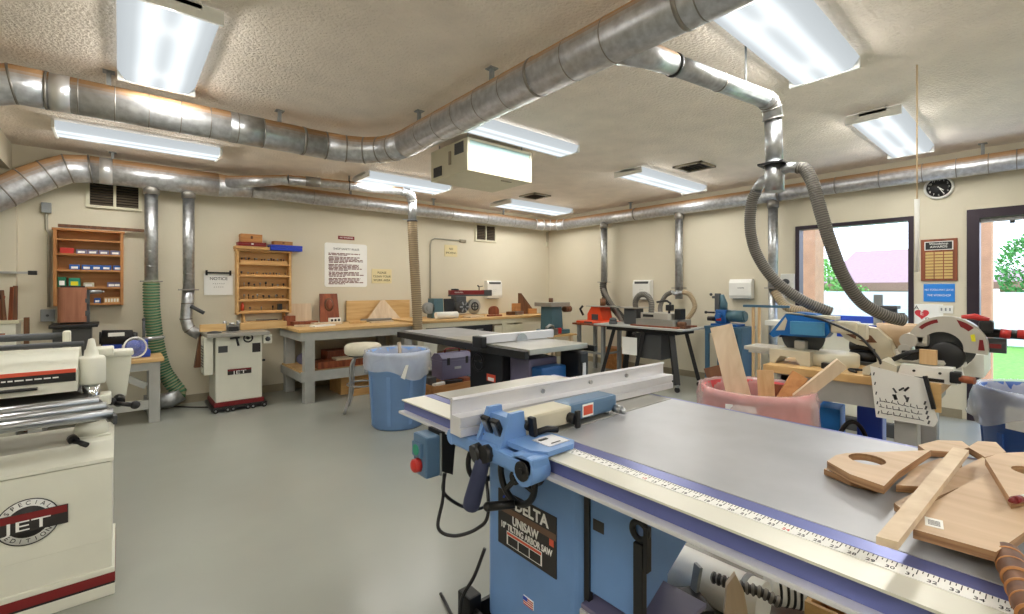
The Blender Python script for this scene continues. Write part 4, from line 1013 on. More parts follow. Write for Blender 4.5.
b = MB(); b.prism([(-.27, 0), (.27, 0), (.04, .30), (-.02, .30)], (2.93, 6.28, .852), X, Vector((0, .25, .97)).normalized(), (0, .018, 0)); tagb(b, 'triangle_panel', 'plank', 'pale triangular panel leaning on the long tan board', 'panel')
b = MB(); b.cyl((2.52, 6.14, .875), (2.95, 6.10, .875), .022, seg=14); tagb(b, 'round_bar', 'hoseg', 'grey round bar lying on the bench before the pale triangle', 'bar')
offs = [((1.78, 6.12), (.30, .12, .05), .1, 'redwood', 'reddish wood block at the left end of the long bench'),
        ((1.72, 5.88), (.24, .10, .022), -.2, 'plank', 'pale thin offcut near the front left corner of the bench'),
        ((1.90, 5.80), (.30, .10, .018), .35, 'paper', 'sheet of white paper on the front of the bench'),
        ((2.02, 6.02), (.36, .14, .03), .05, 'plank', 'pale wood offcut in front of the small white box'),
        ((2.42, 6.0), (.22, .07, .03), -.3, 'pine', 'small pine offcut at the middle of the bench'),
        ((2.72, 5.92), (.34, .06, .02), .1, 'plank', 'pale stick lying at the middle right of the bench'),
        ((1.63, 6.22), (.12, .09, .12), 0, 'redwood', 'small brick-red wood block at the wall, under the bit cabinet corner')]
for (c, s_, r_, mt, lab) in offs:
    b = MB(); b.obox((c[0], c[1], .85+s_[2]/2+.001), s_, (0, 0, r_), bev=.002); tagb(b, 'wood_offcut' if mt != 'paper' else 'paper_sheet', mt, lab, 'offcut' if mt != 'paper' else 'paper')
# lower shelf
for (x0, x1, y0, y1, z0, z1, mt, lab) in ((1.78, 2.82, 5.60, 5.80, .361, .44, 'redwood', 'long reddish board at the front of the bench shelf'),
        (1.9, 2.75, 5.9, 6.2, .361, .40, 'walnut', 'dark brown board lying at the back of the bench shelf'),
        (2.0, 2.7, 5.92, 6.18, .402, .52, 'redwood', 'thick reddish plank stacked on the dark board of the shelf'),
        (2.0, 2.8, 5.61, 5.78, .441, .465, 'plank', 'pale thin board on top of the long reddish shelf board')):
    b = MB(); b.box(x0, x1, y0, y1, z0, z1, bev=.003); tagb(b, 'shelf_board', mt, lab, 'board')
b = MB(); b.cyl((1.75, 6.1, .43), (1.85, 6.3, .43), .07); tagb(b, 'paint_roll', 'purple', 'slate-purple roll lying at the left end of the bench shelf', 'roll')
t = thing('open_box', 'tan wooden box on the floor under the grey workbench', 'box', (2.30, 5.85, 0))
e = .02; x0, x1, y0, y1, h = 2.08, 2.62, 5.68, 6.08, .24
for q in ((x0, x1, y0, y0+e), (x0, x1, y1-e, y1), (x0, x0+e, y0+e, y1-e), (x1-e, x1, y0+e, y1-e)):
    MB().box(q[0], q[1], q[2], q[3], .012, h).build('side', 'maple', t)
MB().box(x0, x1, y0, y1, 0, .012).build('bottom', 'maple', t)
b = MB(); b.box(2.16, 2.7, 5.52, 5.64, 0, .085, bev=.004); tagb(b, 'timber_block', 'maple', 'tan timber block on the floor in front of the wooden box', 'block')

# stool
sx, sy = 2.02, 4.86
t = thing('shop_stool', 'round pale padded stool with bent grey legs beside the blue bin', 'stool', (sx, sy, 0))
b = MB(); b.lathe([(0, .0), (.17, 0), (.19, .015), (.195, .05), (.19, .095), (.165, .115), (.08, .122), (0, .122)], (sx, sy, .60), seg=32); b.build('seat', 'seat', t)
b = MB(); b.cyl((sx, sy, .585), (sx, sy, .60), .15); b.build('seat_plate', 'dkgrey', t)
for k in range(4):
    a = math.radians(196+k*90); d = Vector((math.cos(a), math.sin(a), 0)); c = Vector((sx, sy, 0))
    p = crom([c+d*.06+Z*.585, c+d*.13+Z*.55, c+d*.165+Z*.45, c+d*.165+Z*.28, c+d*.19+Z*.13, c+d*.25+Z*.0], 5)
    MB().tube(p, .014, 10).build('leg', 'steel', t)
b = MB(); b.ring((sx, sy, .28), Z, .165, .009); b.build('foot_ring', 'steel', t)

# trash bins
def bin_(x, y, r0, r1, h, bodym, linerm, label, name='waste_bin', lh=.2, tie=True, handles=()):
    t = thing(name, label, 'bin', (x, y, 0))
    b = MB(); b.lathe([(0, 0), (r0*.94, 0), (r0, .02), (r0+(r1-r0)*.75, h*.74), (r1*.985, h*.75), (r1*.99, h*.9), (r1*.985, h-.03), (r1+.012, h-.03), (r1+.014, h), (r1-.006, h), (r1-.012, h-.04), (r0*.93, .03), (0, .03)], (x, y, 0), seg=40); b.build('body', bodym, t)
    for a in range(0, 360, 45):
        d = Vector((math.cos(math.radians(a)), math.sin(math.radians(a)), 0)); c = Vector((x, y, 0))
        MB().bar(c+d*(r0+.003)+Z*.05, c+d*(r0+(r1-r0)*.70+.003)+Z*h*.70, .03, .010, up=d).build('rib', bodym, t)
    rnd = random.Random(int(x*100))
    b = MB(); seg = 64; prof = [(r1-.03, h-.12), (r1-.014, h-.03), (r1+.0, h+.012), (r1+.02, h+.012), (r1+.03, h-.04), (r1+.035, h-lh*.55), (r1+.03, h-lh)]
    rows = []
    for i, (r, z) in enumerate(prof):
        ring = []
        for j in range(seg):
            a = 2*PI*j/seg; w_ = (.012*math.sin(9*a+i)+.010*math.sin(17*a+2*i)+.008*rnd.uniform(-1, 1))*(i/6)
            dz = (.045*math.sin(2*a+1)+.02*math.sin(5*a))*max(0, (i-3)/3)
            ring.append(b.bm.verts.new((x+(r+max(-.004, w_))*math.cos(a), y+(r+max(-.004, w_))*math.sin(a), z+dz)))
        rows.append(ring)
    for i in range(len(rows)-1):
        for j in range(seg): b._f((rows[i][j], rows[i][(j+1)%seg], rows[i+1][(j+1)%seg], rows[i+1][j]), 0, True)
    b.build('liner', linerm, t)
    return t
t = bin_(2.06, 4.12, .245, .285, .715, 'canblue', 'liner', 'blue round waste bin with a clear liner, next to the stool', lh=.19)
b = MB(); d = Vector((-.25, -.97, 0)).normalized(); c = Vector((2.06, 4.12, 0)); p = c+d*.33
b.prism([(0, 0), (.025, .0), (-.01, -.13), (-.045, -.11)], p+Z*.62, Vector((.97, -.25, 0)), Z, d*.006); b.build('liner_tie', 'frosted', t)
o = MB().bar((2.12, 4.16, .30), (2.115, 4.2, .78), .03, .02).build('wood_scrap', 'plank'); tag(o, 'thin stick poking out of the blue bin by the stool', 'stick')

# second bench with red radial arm saw
t = bench('workbench', 3.06, 5.62, 5.56, 6.40, .87, 'second workbench with drawers, running to the room corner', 'pinex', 'cream', lw=.10, ap=.07, shelf=.30, legs=(3.12, 4.6, 5.56))
b = MB(); b.box(3.42, 4.35, 5.55, 5.95, .63, .765, bev=.004); b.build('drawer', 'black', t)
for x in (3.66, 4.1): MB().box(x-.06, x+.06, 5.535, 5.55, .69, .71).build('drawer_pull', 'steel', t)
b = MB(); b.box(3.08, 3.40, 5.60, 5.62, .30, .74); b.build('end_panel', 'ivory', t)
b = MB(); b.box(4.4, 5.0, 5.57, 5.60, .30, .74); b.build('side_panel', 'cream', t)
t = thing('radial_arm_saw', 'old radial arm saw with a dark red arm, on the second workbench', 'saw', (4.15, 6.05, .87))
b = MB(); b.box(3.90, 4.68, 6.02, 6.10, 1.215, 1.285, bev=.008); b.build('arm', 'maroon', t)
b = MB(); b.box(3.9, 4.7, 6.015, 6.105, 1.19, 1.215, bev=.004); b.build('arm_track', 'dkgrey', t)
b = MB(); b.box(4.54, 4.70, 6.01, 6.11, 1.19, 1.29, bev=.012); b.build('arm_cap', 'dkgrey', t)
text(t, 'lettering', 'ROCKWELL', .03, (4.05, 6.019, 1.25), X, Z, 'paper'); 
b = MB(); b.cyl((4.0, 6.06, .87), (4.0, 6.06, 1.19), .045); b.build('column', 'dkgrey', t)
b = MB(); b.lathe([(0, 0), (.06, 0), (.065, .02), (0, .025)], (4.0, 6.06, 1.285), seg=16); b.build('column_cap', 'black', t)
b = MB(); b.tube([(4.47, 6.06, 1.285), (4.47, 6.06, 1.34), (4.54, 6.06, 1.35)], .008, 8); b.tube([(4.47, 6.06, 1.34), (4.44, 6.06, 1.36)], .012, 8); b.build('crank', 'black', t)
b = MB(); b.cyl((4.05, 5.90, 1.03), (4.05, 6.12, 1.03), .10); b.cyl((4.05, 5.87, 1.03), (4.05, 5.90, 1.03), .08); b.box(3.95, 4.14, 5.95, 6.1, 1.1, 1.19, bev=.01); b.build('motor', 'dkgrey', t)
for k in range(6):
    a = PI*k/3; b = MB(); b.bar((4.05+.03*math.cos(a), 5.868, 1.03+.03*math.sin(a)), (4.05+.085*math.cos(a), 5.868, 1.03+.085*math.sin(a)), .008, .02); b.build('motor_vent', 'steel', t)
b = MB(); pl = [(.115*math.cos(math.radians(a)), .115*math.sin(math.radians(a))) for a in range(-20, 201, 20)]; b.prism(pl, (4.28, 5.92, 1.03), X, Z, (0, .06, 0)); b.build('blade_guard', 'castiron', t)
b = MB(); b.lathe([(0, 0), (.12, 0), (.12, .003), (0, .003)], (4.28, 5.945, 1.02), (0, -1, 0), 30); b.build('blade', 'steel', t)
b = MB(); b.ring((4.28, 5.915, 1.03), Y, .06, .01); b.bar((4.22, 5.915, 1.03), (4.34, 5.915, 1.03), .01, .012); b.bar((4.28, 5.915, .97), (4.28, 5.915, 1.09), .01, .012); b.build('guard_hub', 'black', t)
b = MB(); b.box(3.9, 4.4, 5.8, 6.2, .871, .90, bev=.003); b.build('table', 'pinex', t)
t = thing('bench_grinder', 'grey-green bench grinder box with a round wheel guard beside the tan hose', 'grinder', (3.62, 6.02, .87))
b = MB(); b.prism([(0, 0), (.20, 0), (.18, .29), (.02, .29)], (3.55, 5.98, .871), X, Z, (0, .16, 0)); b.build('housing', 'teal', t)
b = MB(); b.prism([(0, 0), (.18, 0), (.15, .285), (-.02, .285)], (3.76, 5.96, .872), X, Z, (0, .02, 0)); b.build('shield', 'black', t)
b = MB(); b.cyl((3.50, 5.98, 1.02), (3.50, 6.06, 1.02), .085); b.cyl((3.50, 5.965, 1.02), (3.50, 5.98, 1.02), .05); b.build('wheel_guard', 'grey', t)
b = MB(); b.tube([(3.45, 5.72, .925), (3.80, 5.70, .925)], .05, 16); tagb(b, 'paper_roll', 'frosted', 'pale roll lying on the second bench beside the tan hose', 'roll')
t = thing('bandsaw_jig', 'small round-topped brown wooden jig near the middle of the second bench', 'jig', (4.55, 5.8, .87))
b = MB(); b.box(4.42, 4.68, 5.72, 5.79, .871, .895, bev=.003); b.build('base', 'redwood', t)
b = MB(); b.prism([(-.09, 0), (.09, 0)]+[(.09*math.cos(math.radians(a)), .06+.075*math.sin(math.radians(a))) for a in range(0, 181, 20)], (4.58, 5.79, .896), X, Z, (0, .05, 0)); b.build('block', 'redwood', t)
b = MB(); b.obox((4.12, 5.72, .884), (.32, .16, .025), (0, 0, .2), bev=.003); tagb(b, 'wood_offcut', 'plank', 'pale flat board lying under the red-armed saw', 'offcut')
b = MB(); b.obox((5.05, 5.85, .90), (.30, .10, .055), (0, 0, .1), bev=.003); tagb(b, 'wood_offcut', 'walnut', 'dark wood strip between the jig and the upright wedge', 'offcut')
t = thing('tenon_jig', 'upright dark wooden wedge jig at the right end of the second bench', 'jig', (5.35, 5.9, .87))
b = MB(); b.prism([(0, 0), (.34, 0), (.34, .06), (.05, .36), (0, .36)], (5.20, 5.90, .871), X, Z, (0, .03, 0)); b.build('wedge', 'walnut', t)
b = MB(); b.box(5.08, 5.20, 5.86, 5.96, .871, 1.06, bev=.003); b.build('block', 'oak', t)
b = MB(); b.box(5.02, 5.16, 5.74, 5.84, .871, .93, bev=.004); b.build('clamp', 'steel', t)
b = MB(); b.box(5.40, 5.60, 5.88, 5.98, .872, .96, bev=.003); tagb(b, 'wood_block', 'oak', 'reddish block at the far right corner of the second bench', 'block')
# toolbox, crate and clutter in front of the second bench
t = thing('toolbox', 'slate-purple metal toolbox with a lid handle, on a low crate', 'toolbox', (3.27, 5.02, .17))
x0, x1, y0, y1 = 3.06, 3.52, 4.92, 5.18
b = MB(); b.box(x0, x1, y0, y1, .17, .40, bev=.006); b.build('body', 'purple', t)
b = MB(); b.prism([(0, 0), (.0, .03), (.07, .085), (y1-y0-.07, .085), (y1-y0, .03), (y1-y0, 0)], (x0, y0, .402), Y, Z, (x1-x0, 0, 0)); b.build('lid', 'purple', t)
for x in (x0+.09, x1-.09): MB().box(x-.018, x+.018, y0-.012, y0, .35, .44, bev=.003).build('latch', 'black', t)
b = MB(); b.box(3.24, 3.34, y0-.006, y0, .29, .32); b.build('nameplate', 'steel', t)
b = MB(); b.tube([(3.18, 5.05, .487), (3.18, 5.05, .52), (3.20, 5.05, .535), (3.38, 5.05, .535), (3.40, 5.05, .52), (3.40, 5.05, .487)], .009, 8); b.build('handle', 'maroon', t)
t = thing('low_crate', 'low open wooden crate under the toolbox, full of small tools', 'crate', (3.2, 4.95, 0))
x0, x1, y0, y1 = 2.78, 3.56, 4.66, 5.24
for q in ((x0, x1, y0, y0+.02), (x0, x1, y1-.02, y1), (x0, x0+.02, y0+.02, y1-.02), (x1-.02, x1, y0+.02, y1-.02)): MB().box(q[0], q[1], q[2], q[3], 0, .17).build('side', 'oak', t)
MB().box(x0+.02, x1-.02, y0+.02, y1-.02, 0, .13).build('floor', 'oak', t)
for (x, y, s_, mt, r_, lab) in ((2.93, 4.78, (.18, .07, .05), 'white', .3, 'white tool in the low crate, leftmost'), (3.12, 4.76, (.22, .06, .06), 'black', -.3, 'black tool in the low crate near the toolbox'), (3.30, 4.78, (.14, .1, .07), 'redwood', .2, 'brown block in the low crate below the toolbox'), (3.44, 4.77, (.16, .09, .08), 'teal', -.1, 'teal tin in the low crate, rightmost'), (2.9, 4.95, (.12, .12, .10), 'dkgrey', .1, 'dark box in the low crate left of the toolbox')):
    b = MB(); b.obox((x, y, .131+s_[2]/2), s_, (0, 0, r_), bev=.008); tagb(b, 'hand_tool', mt, lab, 'tool')
b = MB(); b.box(3.56, 3.62, 5.0, 5.1, 0, .62); tagb(b, 'timber_post', 'redwood', 'reddish timber standing between the toolbox and the black saw cabinet', 'timber')

# ------------------------------------------------------------------ second table saw
t = thing('table_saw', 'second table saw with a black cabinet, behind the blue saw near the benches', 'table saw', (2.9, 3.6, 0))
zt = .82; x0, x1 = 2.52, 3.24
b = MB(); b.box(x0, x1, 3.30, 3.98, zt-.04, zt, bev=.005); b.build('table', 'castiron', t)
b = MB(); b.box(x0, x1, 2.73, 3.295, zt-.045, zt, bev=.005); b.build('wing', 'castiron', t)
b = MB(); b.box(x0+.01, x1, 3.985, 4.92, zt-.03, zt, bev=.004); b.build('extension_table', 'lamin', t)
b = MB(); b.box(x0-.05, x0-.002, 2.74, 4.96, zt-.075, zt-.012, bev=.004); b.build('front_rail', 'black', t)
b = MB(); b.box(x1+.002, x1+.04, 2.66, 4.9, zt-.07, zt-.02); b.build('rear_rail', 'black', t)
b = MB(); b.box(x0-.08, x1+.10, 3.26, 3.33, zt+.004, zt+.078, bev=.004); b.build('fence', 'alu', t)
b = MB(); b.box(x0-.12, x0-.06, 3.22, 3.36, zt-.03, zt+.07, bev=.008); b.build('fence_head', 'black', t)
b = MB(); b.prism([(.07*math.cos(math.radians(a)), .07*math.sin(math.radians(a))) for a in range(0, 181, 12)], (2.9, 3.25, zt+.001), X, Z, (0, -.003, 0)); b.build('blade', 'steel', t)
b = MB(); b.box(2.62, 3.12, 3.20, 3.70, .06, zt-.06, bev=.008); b.build('cabinet', 'black', t)
b = MB(); b.box(2.59, 3.15, 3.17, 3.73, .0, .06, bev=.004); b.build('plinth', 'black', t)
b = MB(); b.box(2.617, 2.62, 3.30, 3.43, .455, .52); b.box(2.616, 2.617, 3.32, 3.41, .46, .49, 1); b.build('nameplate', ['redstripe', 'paper'], t)
b = MB(); b.box(2.70, 3.05, 2.93, 3.195, .36, .70, bev=.02); b.build('motor_cover', 'purple', t)
b = MB(); b.box(2.72, 3.03, 2.80, 2.93, .36, .64, bev=.02); b.build('motor', 'machblue', t)
b = MB(); b.ring((2.57, 3.50, .62), X, .08, .010); b.cyl((2.62, 3.50, .62), (2.565, 3.50, .62), .02); b.bar((2.57, 3.42, .62), (2.57, 3.58, .62), .01, .016); b.build('handwheel', 'black', t)
for y in (4.2,):
    for x in (x1-.03,):
        MB().box(x-.02, x+.02, y-.02, y+.02, 0, zt-.045).build('leg', 'black', t)
b = MB(); b.box(3.07, 3.19, 2.68, 2.92, .38, .76, bev=.02); b.build('switch_box', 'black', t)
b = MB(); b.tube([(3.06, 2.82, .44), (3.02, 2.80, .25), (3.1, 2.9, .05), (3.2, 3.1, .012)], .008, 6); b.build('power_cord', 'dkgrey', t)
b = MB(); b.box(3.10, 3.14, 2.668, 2.678, .46, .66, bev=.004); b.build('instruction_tag', 'alu', t)
# small machines in the corner
t = thing('stand', 'wooden sawhorse-legged stand holding the teal planer, before the second bench', 'stand', (5.3, 5.1, 0))
b = MB(); b.box(4.86, 5.50, 4.86, 5.40, .575, .60, bev=.003); b.build('top', 'pinex', t)
for (x, y, dx) in ((4.95, 4.92, -.05), (5.42, 4.92, .04), (4.95, 5.33, -.05), (5.42, 5.33, .04)):
    MB().bar((x, y, .575), (x+dx, y, 0), .05, .05).build('leg', 'plank', t)
t = thing('disc_planer', 'grey and teal bench machine with a flat grey table, left of the orange sander', 'machine', (5.25, 5.14, .60))
b = MB(); b.box(5.02, 5.44, 4.95, 5.33, 1.03, 1.095, bev=.006); b.build('table', 'castiron', t)
b = MB(); b.prism([(-.13, 0), (.13, 0), (.10, .36), (-.12, .36)], (5.22, 5.02, .665), X, Z, (0, .24, 0)); b.build('body', 'teal', t)
b = MB(); b.box(5.04, 5.46, 4.97, 5.31, .601, .665, bev=.01); b.build('base', 'teal', t)
b = MB(); b.cyl((5.2, 5.14, 1.095), (5.2, 5.14, 1.16), .035); b.build('knob', 'walnut', t)
b = MB(); b.tube([(5.05, 4.93, .68), (5.0, 4.90, .74), (4.93, 4.90, .76), (4.86, 4.90, .72)], .022, 10); b.box(4.88, 5.12, 4.90, 4.96, .605, .70, bev=.01); b.build('front_works', 'steel', t)
b = MB(); b.box(5.15, 5.24, 4.945, 4.972, .61, .70, bev=.006); b.build('red_cover', 'toolred', t)
b = MB(); b.cyl((5.46, 5.1, .98), (5.6, 5.1, .98), .05); b.build('motor', 'walnut', t)
t = thing('steel_stand', 'slim grey metal stand under the orange sander', 'stand', (5.85, 4.65, 0))
b = MB(); b.box(5.52, 6.08, 4.34, 4.98, .74, .765, bev=.003); b.build('top', 'redwood', t)
for (x, y) in ((5.60, 4.42), (6.0, 4.42), (5.60, 4.9), (6.0, 4.9)): MB().box(x-.025, x+.025, y-.025, y+.025, 0, .74).build('leg', 'grey', t)
b = MB(); b.box(5.58, 6.02, 4.41, 4.43, .3, .33); b.box(5.59, 5.61, 4.42, 4.9, .3, .33); b.build('stretcher', 'grey', t)
t = thing('spindle_sander', 'orange spindle sander on a slim metal stand in the corner', 'sander', (5.8, 4.66, .765))
b = MB(); b.box(5.58, 6.02, 4.40, 4.95, .766, .80, bev=.012); b.build('base', 'orange', t)
b = MB(); b.prism([(-.20, 0), (.10, 0), (.10, .04), (.05, .22), (-.12, .22), (-.20, .1)], (5.80, 4.70, .80), Vector((0, -1, 0)), Z, (.26, 0, 0)); b.build('body', 'orange', t)
b = MB(); b.box(5.575, 5.582, 4.62, 4.78, .772, .795); b.box(5.785, 5.80, 4.68, 4.80, .81, .90); b.build('switch_panel', 'dkgrey', t)
b = MB(); b.box(5.76, 6.06, 4.44, 4.90, 1.02, 1.035, bev=.004); b.build('table', 'castiron', t)
b = MB(); b.cyl((5.92, 4.68, 1.035), (5.92, 4.68, 1.15), .045); b.cyl((5.92, 4.68, 1.15), (5.92, 4.68, 1.165), .02); b.build('spindle', 'walnut', t)
b = MB(); b.tube([(5.72, 4.92, .88), (5.68, 4.95, .98), (5.72, 4.93, 1.03)], .02, 10); b.build('dust_port', 'black', t)
b = MB(); b.box(6.1, 6.35, 4.55, 4.85, 0, .34, bev=.004); tagb(b, 'carton', 'oak', 'brown carton on the floor behind the slim metal stand', 'box')
# ------------------------------------------------------------------ pixel -> point helpers (camera at 1.32 m)
_s, _c = math.sin(math.radians(40.5)), math.cos(math.radians(40.5))
def _ray(px, py):
    u = (px-512)/460; return Vector((_s+u*_c, _c-u*_s, (288-py)/460))
def atz(px, py, z): d = _ray(px, py); return Vector((0, 0, 1.32))+d*((z-1.32)/d.z)
def atx(px, py, x): d = _ray(px, py); return Vector((0, 0, 1.32))+d*(x/d.x)
# ------------------------------------------------------------------ the blue cabinet saw in the foreground
TZ = .87
t = thing('table_saw', 'big blue cabinet table saw with a long grey table in the foreground', 'table saw', (1.33, 1.16, 0))
b = MB(); b.box(1.02, 1.712, 1.005, 1.455, TZ-.035, TZ, bev=.003); b.build('table', 'castiron', t)
b = MB(); po = [(1.02, 1.457), (1.712, 1.457), (1.712, 1.60)]+[(1.612+.1*math.cos(math.radians(a)), 1.607+.1*math.sin(math.radians(a))) for a in range(10, 91, 16)]+[(1.02, 1.707)]
b.prism(po, (0, 0, TZ-.035), X, Y, (0, 0, .035)); b.build('wing', 'castiron', t)
b = MB(); b.box(1.02, 1.712, -.42, 1.003, TZ-.03, TZ-.001, bev=.002); b.build('extension_table', 'lamin', t)
for (x, y) in ((1.08, -.36), (1.65, -.36)): MB().box(x-.03, x+.03, y-.03, y+.03, 0, TZ-.03).build('extension_leg', 'rail', t)
# rail
b = MB(); y0, y1 = -.42, 1.712
b.box(.977, 1.018, y0, y1, TZ-.045, TZ-.002, 1); b.box(.873, .977, y0, y1, TZ-.008, TZ-.003, 0)
b.box(.884, .977, y0, y1, TZ-.045, TZ-.0082, 1); b.box(.858, .977, y0, y1, TZ-.056, TZ-.0455, 2, bev=.003)
rl = b.build('front_rail', ['railcream', 'rail', 'alu'], t)
MB().box(.940, .974, y0, .93, TZ-.003, TZ-.0015).build('ruler_tape', 'paper', rl)
b = MB()
for i in range(0, 210):
    y = .925-i*.00635
    L_ = .016 if i % 4 == 0 else (.011 if i % 2 == 0 else .007)
    b.box(.972-L_, .972, y-.0006, y+.0006, TZ-.0015, TZ-.001)
b.build('ruler_ticks', 'inkblk', rl)
for i in range(0, 52):
    text(rl, 'ruler_number', str(i+1), .013, (.948, .925-.0254*(i+1)+.006, TZ-.0012), -Y, X, 'inkblk' if (i+1) % 12 else 'red', ext=.0002)
MB().box(1.715, 1.745, -.42, 1.70, TZ-.05, TZ-.006).build('rear_rail', 'rail', t)
# cabinet
def rbox(b, x0, x1, y0, y1, z0, z1, r, mi=0, n=5):
    p = []
    for cx, cy, a0 in ((x1-r, y1-r, 0), (x0+r, y1-r, 90), (x0+r, y0+r, 180), (x1-r, y0+r, 270)):
        for k in range(n+1): a = math.radians(a0+90*k/n); p.append((cx+r*math.cos(a), cy+r*math.sin(a)))
    return b.prism(p, (0, 0, z0), X, Y, (0, 0, z1-z0), mi)
b = MB(); rbox(b, 1.08, 1.60, .935, 1.425, .075, TZ-.04, .045); b.build('cabinet', 'delta', t)
b = MB(); rbox(b, 1.05, 1.63, .90, 1.455, .0, .022, .02); b.box(1.035, 1.05, .90, 1.47, .02, .085, bev=.003); b.box(1.63, 1.645, .9, 1.47, .02, .085); b.box(1.05, 1.63, 1.455, 1.47, .02, .085); b.build('mobile_base', 'black', t)
b = MB(); b.box(1.015, 1.075, 1.44, 1.52, .0, .13, bev=.008); b.build('base_corner', 'blackp', t)
b = MB(); b.prism([(1.10, .39), (1.10, .72), (1.52, .72), (1.52, .60)], (0, .745, 0), X, Z, (0, .172, 0)); b.build('motor_cover', 'delta', t)
b = MB(); b.box(1.092, 1.11, .916, .936, .10, .80); b.build('door_gap', 'blackp', t)
b = MB(); b.box(1.097, 1.10, .865, .905, .585, .618); b.build('data_plate', 'sticker', t)
b = MB(); b.box(1.07, 1.36, .68, .93, .345, .36, bev=.003); b.box(1.065, 1.075, .68, .93, .325, .345, 1); b.build('side_shelf', ['purple', 'alu'], t)
for yy in (.70,):
    b = MB(); b.box(1.085, 1.115, yy, yy+.03, 0, .345); b.build('shelf_leg', 'rail', t)
# big sticker
zc = .475
sp = MB().box(1.076, 1.080, 1.04, 1.339, .375, .575).build('name_sticker', 'sticker', t)
b = MB(); b.box(1.0755, 1.076, 1.04, 1.339, .498, .520); b.build('sticker_band', 'brownband', sp)
text(sp, 'lettering', 'DELTA', .056, (1.0752, 1.160, .545), -Y, Z, 'paper', wscale=1.0, bold=.0016)
text(sp, 'lettering', 'UNISAW', .042, (1.0752, 1.19, .482), -Y, Z, 'paper', wscale=.82, bold=.0012)
text(sp, 'lettering', '10" TILTING ARBOR SAW', .030, (1.0752, 1.19, .450), -Y, Z, 'paper', wscale=.78, bold=.0009)
b = MB(); b.prism([(-.014, -.012), (.0, -.012), (.012, .012), (-.002, .012)], (1.0752, 1.275, .545), -Y, Z, (-.0006, 0, 0)); b.prism([(-.020, .004), (-.010, .004), (-.004, .014), (-.014, .014)], (1.0752, 1.292, .545), -Y, Z, (-.0006, 0, 0)); b.build('logo_mark', 'royal', sp)
b = MB(); b.box(1.0745, 1.0755, 1.105, 1.288, .388, .436); b.build('warning_panel', 'paper', sp)
b = MB(); b.box(1.0740, 1.0745, 1.108, 1.285, .424, .433); b.build('warning_head', 'redstripe', sp)
b = MB()
for k in range(3): b.box(1.0740, 1.0745, 1.111+k*.058, 1.164+k*.058, .391, .421)
b.build('warning_text', 'sticker', sp)
b = MB(); b.box(1.0745, 1.0755, 1.05, 1.07, .475, .497); b.build('red_mark', 'redstripe', sp)
fl = MB().box(1.077, 1.080, 1.15, 1.20, .215, .245).build('flag_sticker', 'paper', t)
b = MB()
for k in range(4): b.box(1.0762, 1.077, 1.15, 1.20, .216+k*.0075, .2195+k*.0075)
b.box(1.0758, 1.0762, 1.178, 1.20, .231, .2445, 1); b.build('flag_stripes', ['red', 'royal'], fl)
# hand wheels
def handwheel(x, y, z, r, axis, nm='handwheel'):
    b = MB(); ax = Vector(axis); u = ax.orthogonal().normalized(); w_ = ax.cross(u); c = Vector((x, y, z))
    b.ring(c, ax, r, .011, seg=32)
    for k in range(3):
        a = 2*PI*k/3+.5; d = u*math.cos(a)+w_*math.sin(a); b.bar(c, c+d*r, .018, .012)
    b.cyl(c-ax*.015, c+ax*.05, .022); b.cyl(c-ax*.016, c-ax*.022, .012)
    return b.build(nm, 'black', t), c, u, w_
hw, c, u, w_ = handwheel(1.0, 1.145, .695, .085, (1, 0, 0))
b = MB(); b.cyl((.985, 1.14, .612), (.93, 1.20, .60), .013, .015); b.sphere((.925, 1.205, .599), .016); b.build('crank_grip', 'blackp', hw)
hw2, c, u, w_ = handwheel(1.12, 1.475, .635, .085, (0, -1, 0))
b = MB(); b.cyl((1.0, 1.145, .695), (1.085, 1.145, .695), .018); b.lathe([(0, 0), (.05, 0), (.04, .012), (0, .012)], (1.08, 1.145, .695), (-1, 0, 0), 20); b.build('wheel_shaft', 'dkgrey', t)
# fence
fx0, fx1 = .775, 1.885; tl = math.atan2(-.045, 1.11)
fm = Matrix.Translation((fx0, 1.20, TZ+.004)) @ Matrix.Rotation(tl, 4, 'Z')
fo = thing('rip_fence', 'long aluminium rip fence with a blue clamp head across the blue saw', 'fence', (1.0, 1.1, TZ))
L_ = 1.11
prof = [(0, .0), (0, .108), (-.012, .110), (-.016, .104), (-.010, .098), (-.010, .058), (-.060, .058), (-.060, .034), (-.054, .034), (-.054, .024), (-.060, .024), (-.060, 0)]
b = MB(); b.prism(prof, fm @ Vector((0, 0, 0)), fm.to_3x3() @ Y, Z, fm.to_3x3() @ Vector((L_, 0, 0))); b.build('fence_face', 'alu', fo)
b = MB(); b.prism([(-.056, .005), (-.056, .053), (-.012, .053), (-.012, .005)], fm @ Vector((L_, 0, 0)), fm.to_3x3() @ Y, Z, fm.to_3x3() @ Vector((.004, 0, 0))); b.build('end_plug', 'blackp', fo)
for q in (.37, .62, .84):
    b = MB(); p = fm @ Vector((q, -.010, .080)); b.cyl(p, p-Y*.008, .008, seg=12); b.build('fence_bolt', 'steel', fo)
yb = 1.058
b = MB(); b.box(.905, 1.125, yb-.045, yb+.045, TZ+.010, TZ+.066, bev=.008); b.build('fence_arm', 'tooltan', fo)
b = MB(); b.box(1.115, 1.36, yb-.048, yb+.040, TZ+.012, TZ+.070, bev=.014); b.build('fence_carrier', 'deltadk', fo)
b = MB(); b.box(1.17, 1.225, yb-.0495, yb-.0485, TZ+.02, TZ+.062); b.build('warning_label', 'paper', fo)
b = MB(); b.box(1.174, 1.221, yb-.0502, yb-.0495, TZ+.026, TZ+.056); b.build('label_print', 'redstripe', fo)
b = MB(); b.cyl((1.33, yb-.02, TZ+.001), (1.33, yb-.02, TZ+.014), .012); b.cyl((1.345, yb-.075, TZ+.02), (1.345, yb-.045, TZ+.02), .014); b.sphere((1.35, yb-.08, TZ+.016), .011); b.build('rear_foot', 'steel', fo)
